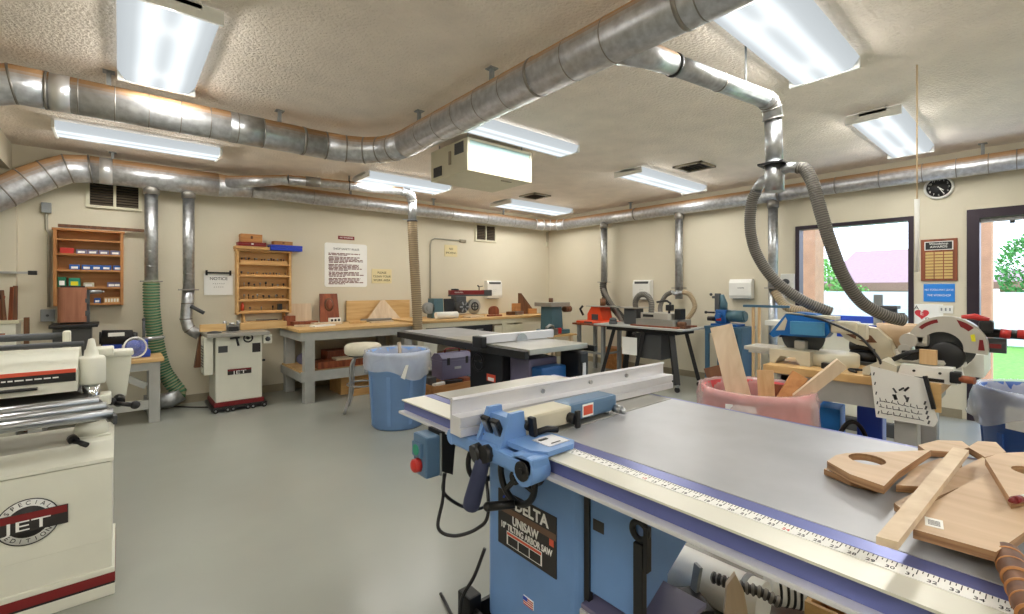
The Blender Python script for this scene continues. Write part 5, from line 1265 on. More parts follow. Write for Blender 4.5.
b = MB(); b.cyl((1.11, yb-.046, TZ+.03), (1.11, yb-.075, TZ+.03), .018, seg=8); b.bar((1.11, yb-.08, TZ+.06), (1.11, yb-.08, TZ+.004), .02, .012, bev=.004); b.build('side_knob', 'blackp', fo)
b = MB(); b.cyl((.915, yb-.046, TZ+.045), (.915, yb-.07, TZ+.045), .014); b.bar((.912, yb-.078, TZ+.075), (.92, yb-.078, TZ+.018), .026, .016, bev=.005); b.build('wing_knob', 'blackp', fo)
# head: upright window block, lower cross arm, right boss, cursor plate
b = MB(); b.prism([(0, 0), (.05, .115), (.10, .115), (.115, .0)], (.80, yb+.058, TZ-.025), X, Z, (0, -.014, 0)); b.prism([(0, 0), (.05, .115), (.10, .115), (.115, .0)], (.80, yb-.044, TZ-.025), X, Z, (0, -.014, 0))
b.prism([(.012, .0), (.056, .098), (.094, .098), (.10, .0)], (.80, yb+.044, TZ-.025), X, Z, (0, -.088, 0)); b.build('clamp_block', 'delta', fo)
for yy in (yb+.022, yb-.022):
    b = MB(); m_ = Matrix.Translation((.832, yy, TZ+.045)) @ Matrix.Rotation(-.42, 4, 'Y')
    b.box(-.008, .004, -.017, .017, -.026, .03, 0, .0, m_); b.box(-.012, -.008, -.010, .010, -.018, .022, 1, 0, m_); b.build('spring_window', ['blackp', 'steel'], fo)
b = MB(); b.bar((.815, 1.235, TZ-.022), (.815, .90, TZ-.022), .035, .042, bev=.008); b.cyl((.80, 1.235, TZ-.022), (.86, 1.235, TZ-.022), .024); b.build('clamp_arm', 'delta', fo)
b = MB(); b.cyl((.80, .895, TZ-.028), (.865, .895, TZ-.028), .040, seg=24); b.box(.80, .862, .858, .935, TZ-.035, TZ+.01, bev=.006); b.build('clamp_boss', 'delta', fo)
b = MB(); b.cyl((.795, .895, TZ-.028), (.801, .895, TZ-.028), .026, seg=16); b.cyl((.790, .895, TZ-.028), (.796, .895, TZ-.028), .010, seg=8); b.build('adjust_knob', 'blackp', fo)
b = MB(); po = [(.835, 1.0), (.835, .90), (.86, .862), (.96, .862), (.985, .88), (.985, 1.0)]; b.prism(po, (0, 0, TZ+.003), X, Y, (0, 0, .014)); b.build('cursor_plate', 'delta', fo)
b = MB(); b.box(.89, .97, .885, .955, TZ+.0175, TZ+.0195, 0); b.box(.91, .945, .895, .90, TZ+.0196, TZ+.0205, 1); b.box(.90, .93, .93, .94, TZ+.0196, TZ+.0215, 1); b.build('cursor_window', ['alu', 'blackp'], fo)
b = MB(); b.tube([(.93, .985, TZ+.024), (.97, .975, TZ+.03), (1.0, .96, TZ+.026)], .010, 8); b.build('lock_catch', 'blackp', fo)
b = MB(); b.cyl((.80, 1.075, TZ-.025), (.775, 1.08, TZ-.03), .028, seg=10); b.cyl((.80, 1.04, TZ-.02), (.778, 1.04, TZ-.02), .026, seg=8); b.build('clamp_knob', 'blackp', fo)
b = MB(); b.lathe([(0, 0), (.014, 0), (.020, .008), (.022, .03), (.0245, .10), (.026, .15), (.024, .172), (.015, .18), (0, .18)], (.79, 1.05, TZ-.035), Vector((.0, .07, -.18)).normalized(), 18); b.build('clamp_handle', 'navy', fo)
b = MB(); b.bar((.835, 1.09, TZ+.0), (.90, 1.13, TZ+.0), .03, .03); b.build('fence_bracket', 'dkgrey', fo)
# switch box
sb = thing('switch_box', 'teal switch box with green and red buttons hung under the blue saw rail', 'switch', (.83, 1.41, .66))
b = MB(); b.box(.785, .84, 1.362, 1.455, .675, .815, bev=.008); b.build('cover', 'deltadk', sb)
b = MB(); b.prism([(.842, .69), (.89, .665), (.905, .81), (.842, .825)], (0, 1.362, 0), X, Z, (0, .085, 0)); b.build('back_box', 'blackp', sb)
b = MB(); b.box(.838, .843, 1.357, 1.365, .675, .82); b.build('seam_plate', 'grey', sb)
b = MB(); b.cyl((.785, 1.415, .765), (.772, 1.415, .765), .020, .018); b.build('start_button', 'green', sb)
b = MB(); b.cyl((.785, 1.412, .712), (.765, 1.412, .712), .024, .022); b.sphere((.765, 1.412, .712), .021, sc=(.4, 1, 1)); b.build('stop_button', 'red', sb)
b = MB(); b.box(.775, .786, 1.385, 1.445, .74, .79, bev=.004); b.build('button_guard', 'deltadk', sb)
b = MB(); b.box(.84, .89, 1.38, 1.44, .815, TZ-.058); b.build('hanger', 'blackp', sb)
b = MB(); b.tube(crom([(.86, 1.37, .675), (.86, 1.38, .58), (.83, 1.36, .50), (.87, 1.32, .475), (.93, 1.27, .50), (.96, 1.25, .55), (1.0, 1.32, .66), (1.02, 1.40, .74)], 8), .006, 8); b.build('power_cord', 'black', sb)
b = MB(); b.tube(crom([(.87, 1.38, .67), (.87, 1.39, .60), (.93, 1.38, .54), (1.02, 1.40, .49), (1.10, 1.43, .47)], 8), .006, 8); b.build('power_cord', 'black', sb)
b = MB(); b.tube(crom([(1.09, 1.44, .30), (1.05, 1.455, .2), (1.005, 1.47, .13), (1.0, 1.50, .02), (1.05, 1.7, .008)], 8), .007, 8); tagb(b, 'floor_cable', 'black', 'black cable dropping past the base of the blue saw', 'cable')
# under the table
lx, ly = 1.09, .735
t = thing('push_lever', 'black long-handled lever with a looped head leaning under the saw rail', 'lever', (lx, ly, .36))
b = MB(); b.box(lx-.012, lx+.012, ly-.016, ly+.014, .362, .62, bev=.004); b.build('shaft', 'black', t)
b = MB(); b.ring((lx, ly, .652), X, .024, .009, seg=20); b.build('loop', 'black', t)
b = MB(); b.cyl((lx, ly-.01, .67), (lx, ly-.015, .76), .005); b.box(lx-.01, lx+.01, ly-.03, ly-.018, .55, .67); b.build('rod', 'black', t)
b = MB(); b.box(lx-.02, lx+.02, ly-.028, ly+.028, .361, .40, bev=.004); b.build('foot', 'blackp', t)
t = thing('jig_block', 'black jig block with an upright grey bar on the floor under the blue saw', 'jig', (1.68, .93, 0))
b = MB(); b.obox((1.68, .93, .055), (.17, .15, .10), (0, 0, -.6), bev=.008); b.build('block', 'blackp', t)
b = MB(); b.obox((1.76, .93, .11), (.014, .035, .20), (.1, .1, -.4)); b.build('bar', 'grey', t)
b = MB(); b.tube([(1.61, .90, .105), (1.63, .91, .125), (1.67, .92, .12), (1.69, .93, .105)], .012, 8); b.build('hook', 'dkgrey', t)
t = thing('floor_duct', 'pale grey duct lying on the floor under the blue saw', 'duct', (1.92, .85, 0))
b = MB(); b.cyl((1.88, 1.30, .09), (1.893, .72, .09), .088, seg=28); b.build('pipe', 'frosted', t); bands(t, [((1.892, .78, .09), (.02, -1, 0))], .092, .02, 'joint_band', 'grey')
pts = [atz(712, 577, .20), atz(735, 585, .21), atz(760, 592, .21), atz(780, 603, .19)]
b = MB(); hose(b, pts, .022, .02, .7, 10); tagb(b, 'small_hose', ['hoseblk', 'hoseg'], 'thin black hose lying across the pale floor duct', 'hose')
t = thing('striped_hose', 'grey hose with black spiral ribs on the floor at the end of the pale duct', 'hose', (2.0, .5, 0))
b = MB(); hose2 = crom([atz(768, 584, .10), atz(795, 588, .10), atz(825, 596, .10), atz(852, 606, .10), atz(880, 622, .10), atz(900, 648, .10)], 8); b.tube(hose2, .072, 18); b.build('tube', 'frosted', t)
b = MB()
rs_ = resample(hose2, .028)
for i in range(1, len(rs_)-1): b.ring(rs_[i], rs_[i+1]-rs_[i-1], .072, .0055, seg=20, tseg=5)
b.build('spiral_rib', 'blackp', t)
b = MB(); b.prism([(0, 0), (.12, 0), (.085, .26), (.06, .31), (.03, .27)], (1.58, .74, .001), Vector((.6, -.8, 0)), Vector((.14, .105, 1)).normalized(), (.016, .012, 0)); tagb(b, 'wood_wedge', 'plank', 'pale pointed wood scrap leaning on the floor duct', 'scrap')
t = thing('small_crate', 'narrow tan wooden box standing on the floor under the saw', 'box', (1.57, .40, 0))
x0, x1, y0, y1, h = 1.50, 1.66, .34, .46, .42
for q in ((x0, x1, y0, y0+.012), (x0, x1, y1-.012, y1), (x0, x0+.012, y0+.012, y1-.012), (x1-.012, x1, y0+.012, y1-.012)):
    b = MB(); b.box(q[0], q[1], q[2], q[3], .012, h); b.build('side', 'maple', t)
b = MB(); b.box(x0, x1, y0, y1, 0, .012); b.build('bottom', 'maple', t)

# ------------------------------------------------------------------ wood on the saw table
def flat(name, px, z, th, mts, label, cat, holes=(), dz=None):
    """plywood piece: pixel outline at height z gives its real outline on the table"""
    P = [atz(x, y, z) for x, y in px]
    o = P[0]; n = len(P)
    po = [(p.x-o.x, p.y-o.y) for p in P]
    hs = []
    for (hx, hy, rx, ry) in holes:
        h = atz(hx, hy, z); hs.append((h.x-o.x, h.y-o.y, rx, ry))
    m = Matrix.Translation((o.x, o.y, z-th))
    if dz: m = m @ Euler(dz).to_matrix().to_4x4()
    b = MB(); b.plate(po, hs, 0, th, m)
    return tag(b.build(name, mts), label, cat)
PL = ['ply', 'plyedge']
flat('plywood_template', [(827, 461), (836, 455), (846, 453), (931, 450), (898, 472), (884, 486), (850, 474)], .907, .017, PL, 'light plywood template with an oval hole, leftmost on the saw table', 'wood piece', [(867, 459, .042, .036)])
flat('plywood_offcut', [(824, 469), (832, 466), (880, 478), (884, 488), (850, 480)], .884, .013, PL, 'plywood slab under the leftmost holed template', 'wood piece')
flat('plywood_offcut', [(896, 485), (905, 478), (912, 468), (940, 458), (962, 462), (940, 480), (925, 487)], .886, .015, PL, 'rounded plywood offcut between the holed template and the long stick', 'wood piece')
flat('plywood_offcut', [(894, 503), (960, 468), (985, 456), (1003, 458), (990, 474), (930, 500), (902, 509)], .886, .015, PL, 'long plywood strip under the long stick, pointing at the far edge', 'wood piece')
flat('plywood_sheet', [(913, 529), (932, 503), (960, 487), (989, 473), (1024, 486), (1060, 500), (1030, 528), (996, 552)], .905, .016, ['ply', 'plyedge'], 'large pinkish plywood panel with a small white barcode sticker at its corner', 'wood piece')
flat('plywood_template', [(985, 458), (1000, 453), (1024, 452), (1070, 458), (1060, 490), (1024, 497), (1011, 500)], .924, .016, PL, 'plywood template with an oval hole lying on the large panel at right', 'wood piece', [(1034, 472, .034, .034)])
flat('plywood_offcut', [(918, 445), (938, 440), (962, 441), (970, 447), (955, 452), (925, 450)], .89, .016, PL, 'rounded tan offcut at the far edge of the saw table, left of the stick end', 'wood piece')
flat('plywood_offcut', [(968, 447), (978, 441), (996, 442), (1006, 452), (985, 457)], .89, .017, PL, 'pale rounded offcut at the far table edge, right of the stick end', 'wood piece')
st = MB(); P = [atz(x, y, .922) for x, y in ((876, 536), (898, 542), (969, 450), (953, 447))]
st.prism([(p.x, p.y) for p in P], (0, 0, .909), X, Y, (0, 0, .013)); tag(st.build('wood_stick', 'plank'), 'long pale straight stick lying across the plywood pieces on the saw', 'stick')
c = atz(934, 523, .9055)
t = MB(); m_ = Matrix.Translation(c) @ Matrix.Rotation(.15, 4, 'Z'); t.box(-.02, .02, -.012, .012, 0, .0006, 0, 0, m_)
stk = t.build('sticker', 'paper'); pl = [o for o in COL.objects if o.name == 'plywood_sheet'][0]
stk.parent = pl; stk.location = stk.location-pl.location; 
b = MB()
for k in range(5): b.box(-.012+k*.0048, -.0106+k*.0048, -.008, .008, .0006, .001, 0, 0, Matrix.Translation(stk.location) @ Matrix.Rotation(.15, 4, 'Z'))
bc = b.build('barcode', 'inkblk', pl, local=True)
p0_, p1_ = atz(1006, 545, .90), atz(1042, 625, .90)
t = thing('turned_handle', 'brown laminated turned wooden handle at the right edge of the saw table', 'handle', (p0_.x, p0_.y, TZ))
ax = (p1_-p0_); ln = ax.length; ax.normalize()
pr_ = [(0, 0), (.012, 0), (.018, .006), (.019, ln*.25), (.016, ln*.45), (.019, ln*.7), (.014, ln), (0, ln)]
b = MB(); b.lathe(pr_, (p0_.x, p0_.y, TZ+.019), ax, 22); b.build('handle', 'walnut', t)
for k in range(6):
    q = Vector((p0_.x, p0_.y, TZ+.019))+ax*ln*(.1+.15*k); b = MB(); b.lathe([(.0165, 0), (.0195, .001), (.0195, .004), (.0165, .005)], q, ax, 22); b.build('pale_band', 'oak', t)
q0, q1 = atz(1010, 502, .93), atz(1040, 496, .93)
t = thing('marker', 'dark red and white marker pen on the plywood at the far right', 'pen', (q0.x, q0.y, .906))
b = MB(); d = (q1-q0).normalized(); q0.z = q1.z = .932; b.cyl(q0, q0+d*.01, .003, .006); b.cyl(q0+d*.01, q0+d*.03, .0065); b.build('cap', 'maroon', t)
b = MB(); b.cyl(q0+d*.03, q0+d*.11, .006); b.build('barrel', 'frosted', t)
# ------------------------------------------------------------------ scroll saw table by the window wall
t = thing('scroll_saw_stand', 'black-legged rolling stand with a pale top under the scroll saw', 'stand', (5.6, 3.65, 0))
b = MB(); b.box(5.30, 5.95, 2.96, 4.36, .775, .80, bev=.004); b.build('top', 'benchgrey', t)
b = MB(); b.box(5.42, 5.85, 3.10, 4.22, .715, .775); b.build('apron', 'black', t)
for (x, y, dx, dy) in ((5.45, 3.2, -.10, -.14), (5.82, 3.2, .08, -.14), (5.45, 4.1, -.10, .14), (5.82, 4.1, .08, .14)):
    MB().bar((x, y, .74), (x+dx, y+dy, .09), .075, .05, bev=.006).build('leg', 'black', t)
    b = MB(); cx, cy = x+dx*1.05, y+dy*1.05; b.cyl((cx-.012, cy, .035), (cx+.012, cy, .035), .034, seg=16); b.build('caster', 'black', t)
    b = MB(); b.box(cx-.02, cx+.02, cy-.02, cy+.02, .065, .10); b.build('caster_fork', 'steel', t)
MB().bar((5.45, 3.62, .72), (5.38, 3.72, .06), .07, .05).build('leg', 'black', t)
b = MB(); b.box(5.46, 5.80, 3.35, 3.75, .36, .70, bev=.01); b.build('motor_housing', 'dkgrey', t)
b = MB(); b.box(5.36, 5.367, 3.66, 3.90, .40, .64); tagb(b, 'instruction_sheet', 'paper', 'white sheet of instructions hung on the scroll saw stand', 'sheet').location.z = .40
t = thing('scroll_saw', 'grey and black scroll saw with a curved hose on the rolling stand', 'scroll saw', (5.62, 3.5, .80))
b = MB(); rbox(b, 5.42, 5.80, 3.20, 3.66, .905, .985, .05); b.build('head', 'silver', t)
b = MB(); b.box(5.414, 5.42, 3.44, 3.60, .93, .965); b.build('nameplate', 'sticker', t)
b = MB(); rbox(b, 5.40, 5.84, 3.12, 3.72, .82, .90, .04); b.build('base', 'castiron', t)
b = MB(); b.box(5.38, 5.86, 3.06, 3.78, .801, .82, bev=.003); b.build('base_board', 'redwood', t)
b = MB(); b.box(5.5, 5.8, 3.74, 4.1, 1.03, 1.045, bev=.004); b.build('side_table', 'castiron', t); b = MB(); b.box(5.56, 5.74, 3.80, 4.02, .801, 1.03, bev=.02); b.build('side_body', 'dkgrey', t)
b = MB(); b.tube([(5.50, 3.26, .98), (5.50, 3.24, 1.12), (5.52, 3.30, 1.15), (5.52, 3.45, 1.13)], .016, 8); b.box(5.48, 5.56, 3.22, 3.30, 1.02, 1.1, bev=.008); b.box(5.46, 5.6, 3.08, 3.16, .91, 1.05, bev=.01); b.build('arm_linkage', 'black', t)
b = MB(); b.cyl((5.45, 3.0, .86), (5.45, 3.10, .86), .03); b.box(5.42, 5.56, 2.99, 3.10, .801, .84, bev=.004); b.build('knob_block', 'walnut', t)
b = MB(); hose(b, [(5.54, 3.55, .98), (5.54, 3.55, 1.12), (5.55, 3.63, 1.22), (5.56, 3.75, 1.22), (5.58, 3.83, 1.13), (5.6, 3.84, 1.0)], .04, .022, .9, 14, ); b.build('flex_hose', ['hoseg', 'ribgrey'], t)
b = MB(); b.sphere((5.42, 4.10, .86), .045, sc=(1, 1.3, .8)); b.cyl((5.42, 4.10, .80), (5.42, 4.10, .84), .06); b.build('air_nozzle', 'dkgrey', t)

# blue mortiser on its blue-green stand
t = thing('steel_stand', 'blue-green angle steel stand under the blue mortising machine', 'stand', (5.98, 2.68, 0))
for (x, y) in ((5.82, 2.90), (6.16, 2.90), (5.82, 2.48), (6.16, 2.48)): MB().box(x-.022, x+.022, y-.022, y+.022, 0, .80).build('leg', 'standgreen', t)
b = MB(); b.box(5.79, 6.19, 2.45, 2.93, .80, .83, bev=.003); b.build('top', 'standgreen', t)
b = MB(); b.box(5.80, 5.82, 2.48, 2.90, .74, .80); b.box(6.15, 6.17, 2.50, 2.88, .2, .8); b.box(5.82, 6.16, 2.47, 2.49, .2, .80); b.build('panel', 'standgreen', t)
t = thing('mortiser', 'blue mortising machine with a pump-like head and motor', 'machine', (5.98, 2.7, .83))
b = MB(); b.box(5.86, 6.12, 2.55, 2.88, .831, .86, bev=.006); b.build('base', 'machblue', t)
b = MB(); b.box(5.90, 6.06, 2.70, 2.84, .86, 1.04, bev=.02); b.cyl((5.88, 2.77, .96), (5.82, 2.77, .96), .035); b.build('gear_head', 'machblue', t)
b = MB(); b.cyl((5.98, 2.72, .96), (5.98, 2.50, .96), .075, seg=20); b.cyl((5.98, 2.50, .96), (5.98, 2.48, .96), .06); b.build('motor', 'teal', t)
b = MB(); b.tube([(5.98, 2.77, 1.03), (5.98, 2.76, 1.12), (5.98, 2.79, 1.23)], [.055, .045, .03], 14); b.build('column', 'teal', t)
b = MB(); b.box(5.93, 6.0, 2.80, 2.86, 1.02, 1.25, bev=.008); b.cyl((5.96, 2.9, 1.2), (5.96, 2.82, 1.2), .018); b.sphere((5.96, 2.92, 1.235), .02); b.build('head_slide', 'dkgrey', t)
b = MB(); b.cyl((5.90, 2.95, 1.0), (5.90, 2.84, 1.0), .012); b.sphere((5.90, 2.96, 1.0), .02); b.cyl((5.9, 2.93, .92), (5.9, 2.84, .92), .03); b.build('feed_handle', 'black', t)
b = MB(); b.box(5.855, 5.862, 2.74, 2.80, .90, .94); b.build('label', 'red', t)
# roller stand
t = thing('roller_stand', 'tall thin stand with a dark green bar top and slim wooden legs', 'stand', (5.9, 2.18, 0))
b = MB(); b.bar((5.88, 2.47, 1.10), (5.93, 1.97, 1.10), .05, .03, bev=.005); b.build('bar', 'standgreen', t)
for y in (2.36, 2.29): MB().box(5.88, 5.91, y-.014, y+.014, 0, 1.086).build('leg', 'pinez', t)
b = MB(); b.box(5.80, 6.0, 2.27, 2.38, 0, .03); b.build('foot', 'pinez', t)
t = thing('wall_valve', 'small white box with a grey valve beside the window edge', 'box', (XB, 2.11, 1.28))
b = MB(); b.box(XB-.05, XB, 2.085, 2.24, 1.20, 1.50, bev=.006); b.build('box', 'white', t); b = MB(); b.cyl((XB-.05, 2.17, 1.40), (XB-.09, 2.17, 1.40), .035); b.bar((XB-.09, 2.13, 1.39), (XB-.09, 2.22, 1.42), .02, .02); b.build('valve', 'dkgrey', t)
# window-wall signs
t = thing('wall_clock', 'round dark-faced wall clock with a pale rim above the award plaque', 'clock', (XB, .752, 2.245))
c = Vector((XB, .752, 2.360)); Wl = Vector((-1, 0, 0))
b = MB(); b.lathe([(0, .0), (.118, 0), (.118, .03), (.108, .038), (.098, .032), (.098, .02), (0, .02)], c, Wl, 36, mis=[0, 0, 0, 0, 0, 1]); b.build('case', ['white', 'black'], t)
for k in range(12):
    a = k*PI/6; d = Vector((0, -math.sin(a), math.cos(a)))
    text(t, 'numeral', str(k or 12), .028, c+d*.078+Wl*.021, -Y, Z, 'frosted')
for (a, l_, wd) in ((4.12, .05, .008), (5.2*PI/6, .075, .006)):
    a = {.05: 2*PI*4.4/12, .075: 2*PI*25/60}[l_]
    d = Vector((0, -math.sin(a), math.cos(a))); b = MB(); b.bar(c+Wl*.024-d*.012, c+Wl*.024+d*l_, wd, .003, up=(1, 0, 0)); b.build('hand', 'frosted', t)
t = thing('award_plaque', 'dark red wooden award plaque with rows of small brass plates', 'plaque', (XB, .752, 1.395))
y0, y1, z0, z1 = .612, .892, 1.395, 1.828
b = MB(); b.box(XB-.022, XB, y0, y1, z0, z1, bev=.004); b.build('board', 'redwood', t)
b = MB(); b.box(XB-.026, XB-.022, y0+.03, y1-.03, z1-.115, z1-.025, 0); b.box(XB-.028, XB-.026, y0+.038, y1-.038, z1-.108, z1-.032, 1); b.build('title_plate', ['frosted', 'black'], t)
text(t, 'lettering', 'Woodshop\nAWARDS', .032, (XB-.0285, .752, z1-.066), -Y, Z, 'paper')
for i in range(3):
    for j in range(9):
        yy = y0+.035+i*.072; zz = z0+.022+j*.0315
        MB().box(XB-.025, XB-.022, yy, yy+.064, zz, zz+.024).build('brass_plate', 'brass', t)
t = thing('blue_sign', 'bright blue sign with two lines of white letters under the plaque', 'sign', (XB, .752, 1.175))
MB().box(XB-.008, XB, .632, .872, 1.178, 1.362, bev=.001).build('panel', 'signblue', t)
text(t, 'lettering', 'NO TOOLS MAY LEAVE', .028, (XB-.0085, .752, 1.30), -Y, Z, 'paper', wscale=.76)
text(t, 'lettering', 'THE WORKSHOP', .030, (XB-.0085, .752, 1.243), -Y, Z, 'paper', wscale=.78)
t = thing('aed_sign', 'white sign with a red heart between the letters A and D, below the blue sign', 'sign', (XB, .84, .85))
MB().box(XB-.008, XB, .72, .945, .85, 1.15).build('panel', 'paper', t)
text(t, 'lettering', 'A', .06, (XB-.0085, .928, 1.11), -Y, Z, 'inkblk'); text(t, 'lettering', 'D', .06, (XB-.0085, .838, .985), -Y, Z, 'inkblk')
hp = []
for k in range(40):
    a = 2*PI*k/40; hp.append((.0036*16*math.sin(a)**3,   .0036*(13*math.cos(a)-5*math.cos(2*a)-2*math.cos(3*a)-math.cos(4*a))))
b = MB(); b.prism(hp, (XB-.008, .885, 1.045), -Y, Z, (-.002, 0, 0)); b.build('heart', 'heart', t)
text(t, 'lettering', 'E', .055, (XB-.0105, .885, 1.05), -Y, Z, 'paper')
t = thing('switch_plate', 'pale multi-switch wall plate right of the heart sign', 'switch', (XB, .69, 1.06))
MB().box(XB-.01, XB, .645, .755, 1.06, 1.14, bev=.002).build('plate', 'frosted', t)
for k in range(3): MB().box(XB-.016, XB-.01, .662+k*.032, .674+k*.032, 1.085, 1.115).build('toggle', 'grey', t)

# ------------------------------------------------------------------ red bin of boards
t = bin_(2.57, 1.02, .215, .252, .79, 'binpink', 'linerp', 'red round bin full of boards with a clear liner', 'scrap_bin', lh=.26)
b = MB(); p = atz(745, 410, .70); d = (Vector((0, 0, 0))-Vector((2.57, 1.02, 0))); d.z = 0; d.normalize(); c = Vector((2.57, 1.02, .688))+d*.262
sd = Z.cross(d); b.prism([(-.13, 0), (.005, 0), (.005, .06), (-.13, .06)], c, sd, Z, d*.004); b.build('label', 'paper', t)
def plank(p0, p1, w_, th, mt, label, up=(0, 1, 0), name='scrap_board', cat='board'):
    b = MB(); b.bar(p0, p1, w_, th, bev=.002, up=up); return tagb(b, name, mt, label, cat)
Vw = Vector((.8, .6, 0))
fc_ = Vector((-.93, -.37, 0))
plank(atx(745, 420, 2.50), atx(721, 326, 2.58), .115, .02, 'plank', 'wide pale board leaning left, tallest in the red bin', up=fc_)
plank(atx(735, 425, 2.66), atx(715, 366, 2.70), .13, .02, 'walnut', 'broken dark brown board behind the tall pale board in the red bin', up=fc_)
plank(atx(768, 425, 2.47), atx(765, 370, 2.51), .075, .022, 'pinez', 'short upright pine board in the middle of the red bin', up=fc_)
plank(atx(797, 399, 2.62), atx(842, 363, 2.68), .055, .045, 'plank', 'pale square stick leaning to the right out of the red bin', up=fc_)
plank(atx(782, 405, 2.60), atx(800, 375, 2.72), .08, .018, 'oak', 'splintered orange-brown board at the back of the red bin', up=fc_)
plank(atx(774, 425, 2.62), atx(775, 384, 2.66), .12, .018, 'redwood', 'reddish board low at the back of the red bin', up=fc_)

# ------------------------------------------------------------------ mitre saw bench
BZ = .86
t = thing('saw_bench', 'grey-legged bench with a thick pine top under the mitre saws', 'workbench', (3.3, .75, 0))
b = MB(); b.box(2.96, 3.75, .335, 1.13, BZ-.045, BZ, bev=.004); b.build('bench_top', 'pine', t)
b = MB(); b.box(2.985, 3.02, .40, 1.06, BZ-.165, BZ-.046); b.box(3.65, 3.69, .40, 1.06, BZ-.165, BZ-.046); b.box(3.02, 3.65, .40, .44, BZ-.165, BZ-.046); b.box(3.02, 3.65, 1.02, 1.06, BZ-.165, BZ-.046); b.build('apron', 'benchgrey', t)
for (x, y) in ((3.03, 1.0), (3.03, .47), (3.62, 1.0), (3.62, .47)): MB().box(x-.045, x+.045, y-.045, y+.045, 0, BZ-.05, bev=.004).build('leg', 'benchgrey', t)
b = MB(); b.box(3.02, 3.66, .42, 1.05, .28, .30); b.build('shelf', 'redwood', t)
b = MB(); b.box(2.945, 2.962, .335, .50, BZ-.13, BZ+.005, bev=.002); b.build('end_block', 'pine', t)
# under the bench
for (c, s_, r_, mt, nm, lab) in (((3.15, .75, .36), (.3, .12, .12), .4, 'purple', 'tool_bag', 'purple-grey tool bag on the shelf under the mitre saw bench'),
      ((3.2, .53, .345), (.34, .16, .09), -.1, 'redwood', 'wood_box', 'red-brown box on the shelf under the hanging white template'),
      ((3.42, .90, .44), (.2, .12, .28), .1, 'signblue', 'storage_tub', 'blue tub on the shelf at the left under the mitre saw bench'),
      ((3.45, .70, .46), (.22, .12, .32), .1, 'royal', 'storage_tub', 'violet-blue tub on the shelf at the middle under the mitre saw bench')):
    b = MB(); b.obox(c, s_, (0, 0, r_), bev=.01); 
    o = tagb(b, nm, mt, lab, 'box')
b = MB(); b.bar((3.08, .93, .305), (3.05, .56, .46), .10, .02, bev=.002); tagb(b, 'sloping_board', 'plank', 'pale board sloping across the shelf under the bench', 'board')
b = MB(); b.tube(crom([(3.1, .86, .31), (3.12, .80, .45), (3.15, .74, .56), (3.25, .70, .50), (3.3, .66, .31)], 8), .012, 8); tagb(b, 'coiled_cable', 'black', 'black cable looping under the mitre saw bench', 'cable')
b = MB(); b.ring((3.10, .96, .42), (.3, 1, .1), .10, .018, seg=24); tagb(b, 'red_hose_coil', 'toolred', 'red hose coil standing at the left end of the bench shelf', 'hose')
# white template hanging on the front
t = thing('template_board', 'white punched template board hanging on the front of the saw bench', 'template', (2.92, .49, .66))
q = [atx(870, 366, 2.925), atx(924, 379, 2.925), atx(938, 421, 2.925), atx(934, 427, 2.925), atx(876, 417, 2.925)]
o_ = q[0]
b = MB(); b.prism([((o_.y-p.y), p.z-o_.z) for p in q], o_, -Y, Z, (.006, 0, 0)); b.build('board', 'white', t)
ct = (q[0]+q[1]+q[2]+q[4])/4
b = MB()
def cell(u, v, w_, h_, rot=0):
    c = q[4]+(q[3]-q[4])*u+((q[0]-q[4])*(1-u)+(q[1]-q[3])*u)*v+Vector((-.001, 0, 0))
    m_ = Matrix.Translation(c) @ Matrix.Rotation(rot, 4, 'X'); b.box(-.0006, .0006, -w_/2, w_/2, -h_/2, h_/2, 0, 0, m_)
for k in range(5): cell(.06, .1+k*.19, .005, .016, .2); cell(.93, .08+k*.1, .007, .018, .25)
rn = random.Random(4)
for k in range(9): cell(.35+rn.uniform(0, .32), .45+rn.uniform(0, .3), .008, .026, rn.uniform(-1.2, 1.2))
for r_ in range(3):
    for k in range(7):
        cell(.15+k*.11+rn.uniform(-.02, .02), .10+r_*.12, .022, .003, rn.uniform(-.3, .3)); cell(.12+k*.11, .13+r_*.12, .003, .016, rn.uniform(-.4, .4))
b.build('punched_pattern', 'dkgrey', t)
b = MB(); a_ = atx(925, 376, 2.915); c_ = atx(934, 409, 2.915); b.bar(a_, c_, .016, .02, up=(1, 0, 0)); b.build('dark_edge', 'black', t)

# blue mitre saw (left)
def rail(b, p0, p1, r, mi=0): return b.cyl(p0, p1, r, mi=mi)
sx = 3.2
t = thing('mitre_saw', 'blue-handled sliding mitre saw with a cream base at the left of the bench', 'mitre saw', (3.2, .98, BZ))
b = MB(); b.prism([(0, 0), (0, .085), (.22, .085), (.22, 0), (.17, 0), (.14, .045), (.06, .045), (.03, 0)], (3.06, 1.13, BZ+.001), -Y, Z, (.16, 0, 0)); b.build('base', 'tooltan', t)
b = MB(); b.lathe([(0, 0), (.125, 0), (.13, .01), (.13, .07), (.12, .078), (0, .078)], (3.22, .84, BZ+.001), seg=32); b.build('turntable', 'tooltan', t)
b = MB(); b.box(3.04, 3.08, .79, .85, BZ+.002, BZ+.035, bev=.004); b.build('pointer', 'black', t)
b = MB(); b.box(3.10, 3.30, 1.13, 1.30, BZ+.060, BZ+.085, bev=.004); b.box(3.1, 3.3, 1.13, 1.27, BZ+.045, BZ+.06); b.build('extension_wing', 'silver', t)
b = MB(); b.box(3.26, 3.285, .90, 1.12, BZ+.086, BZ+.13, bev=.004); b.box(3.14, 3.20, .96, 1.02, BZ+.086, BZ+.14, bev=.008); b.build('fence', 'silver', t)
b = MB(); b.lathe([(0, 0), (.12, 0), (.12, .003), (0, .003)], (3.2, .99, 1.03), (-1, 0, 0), 32); b.build('blade', 'dkgrey', t)
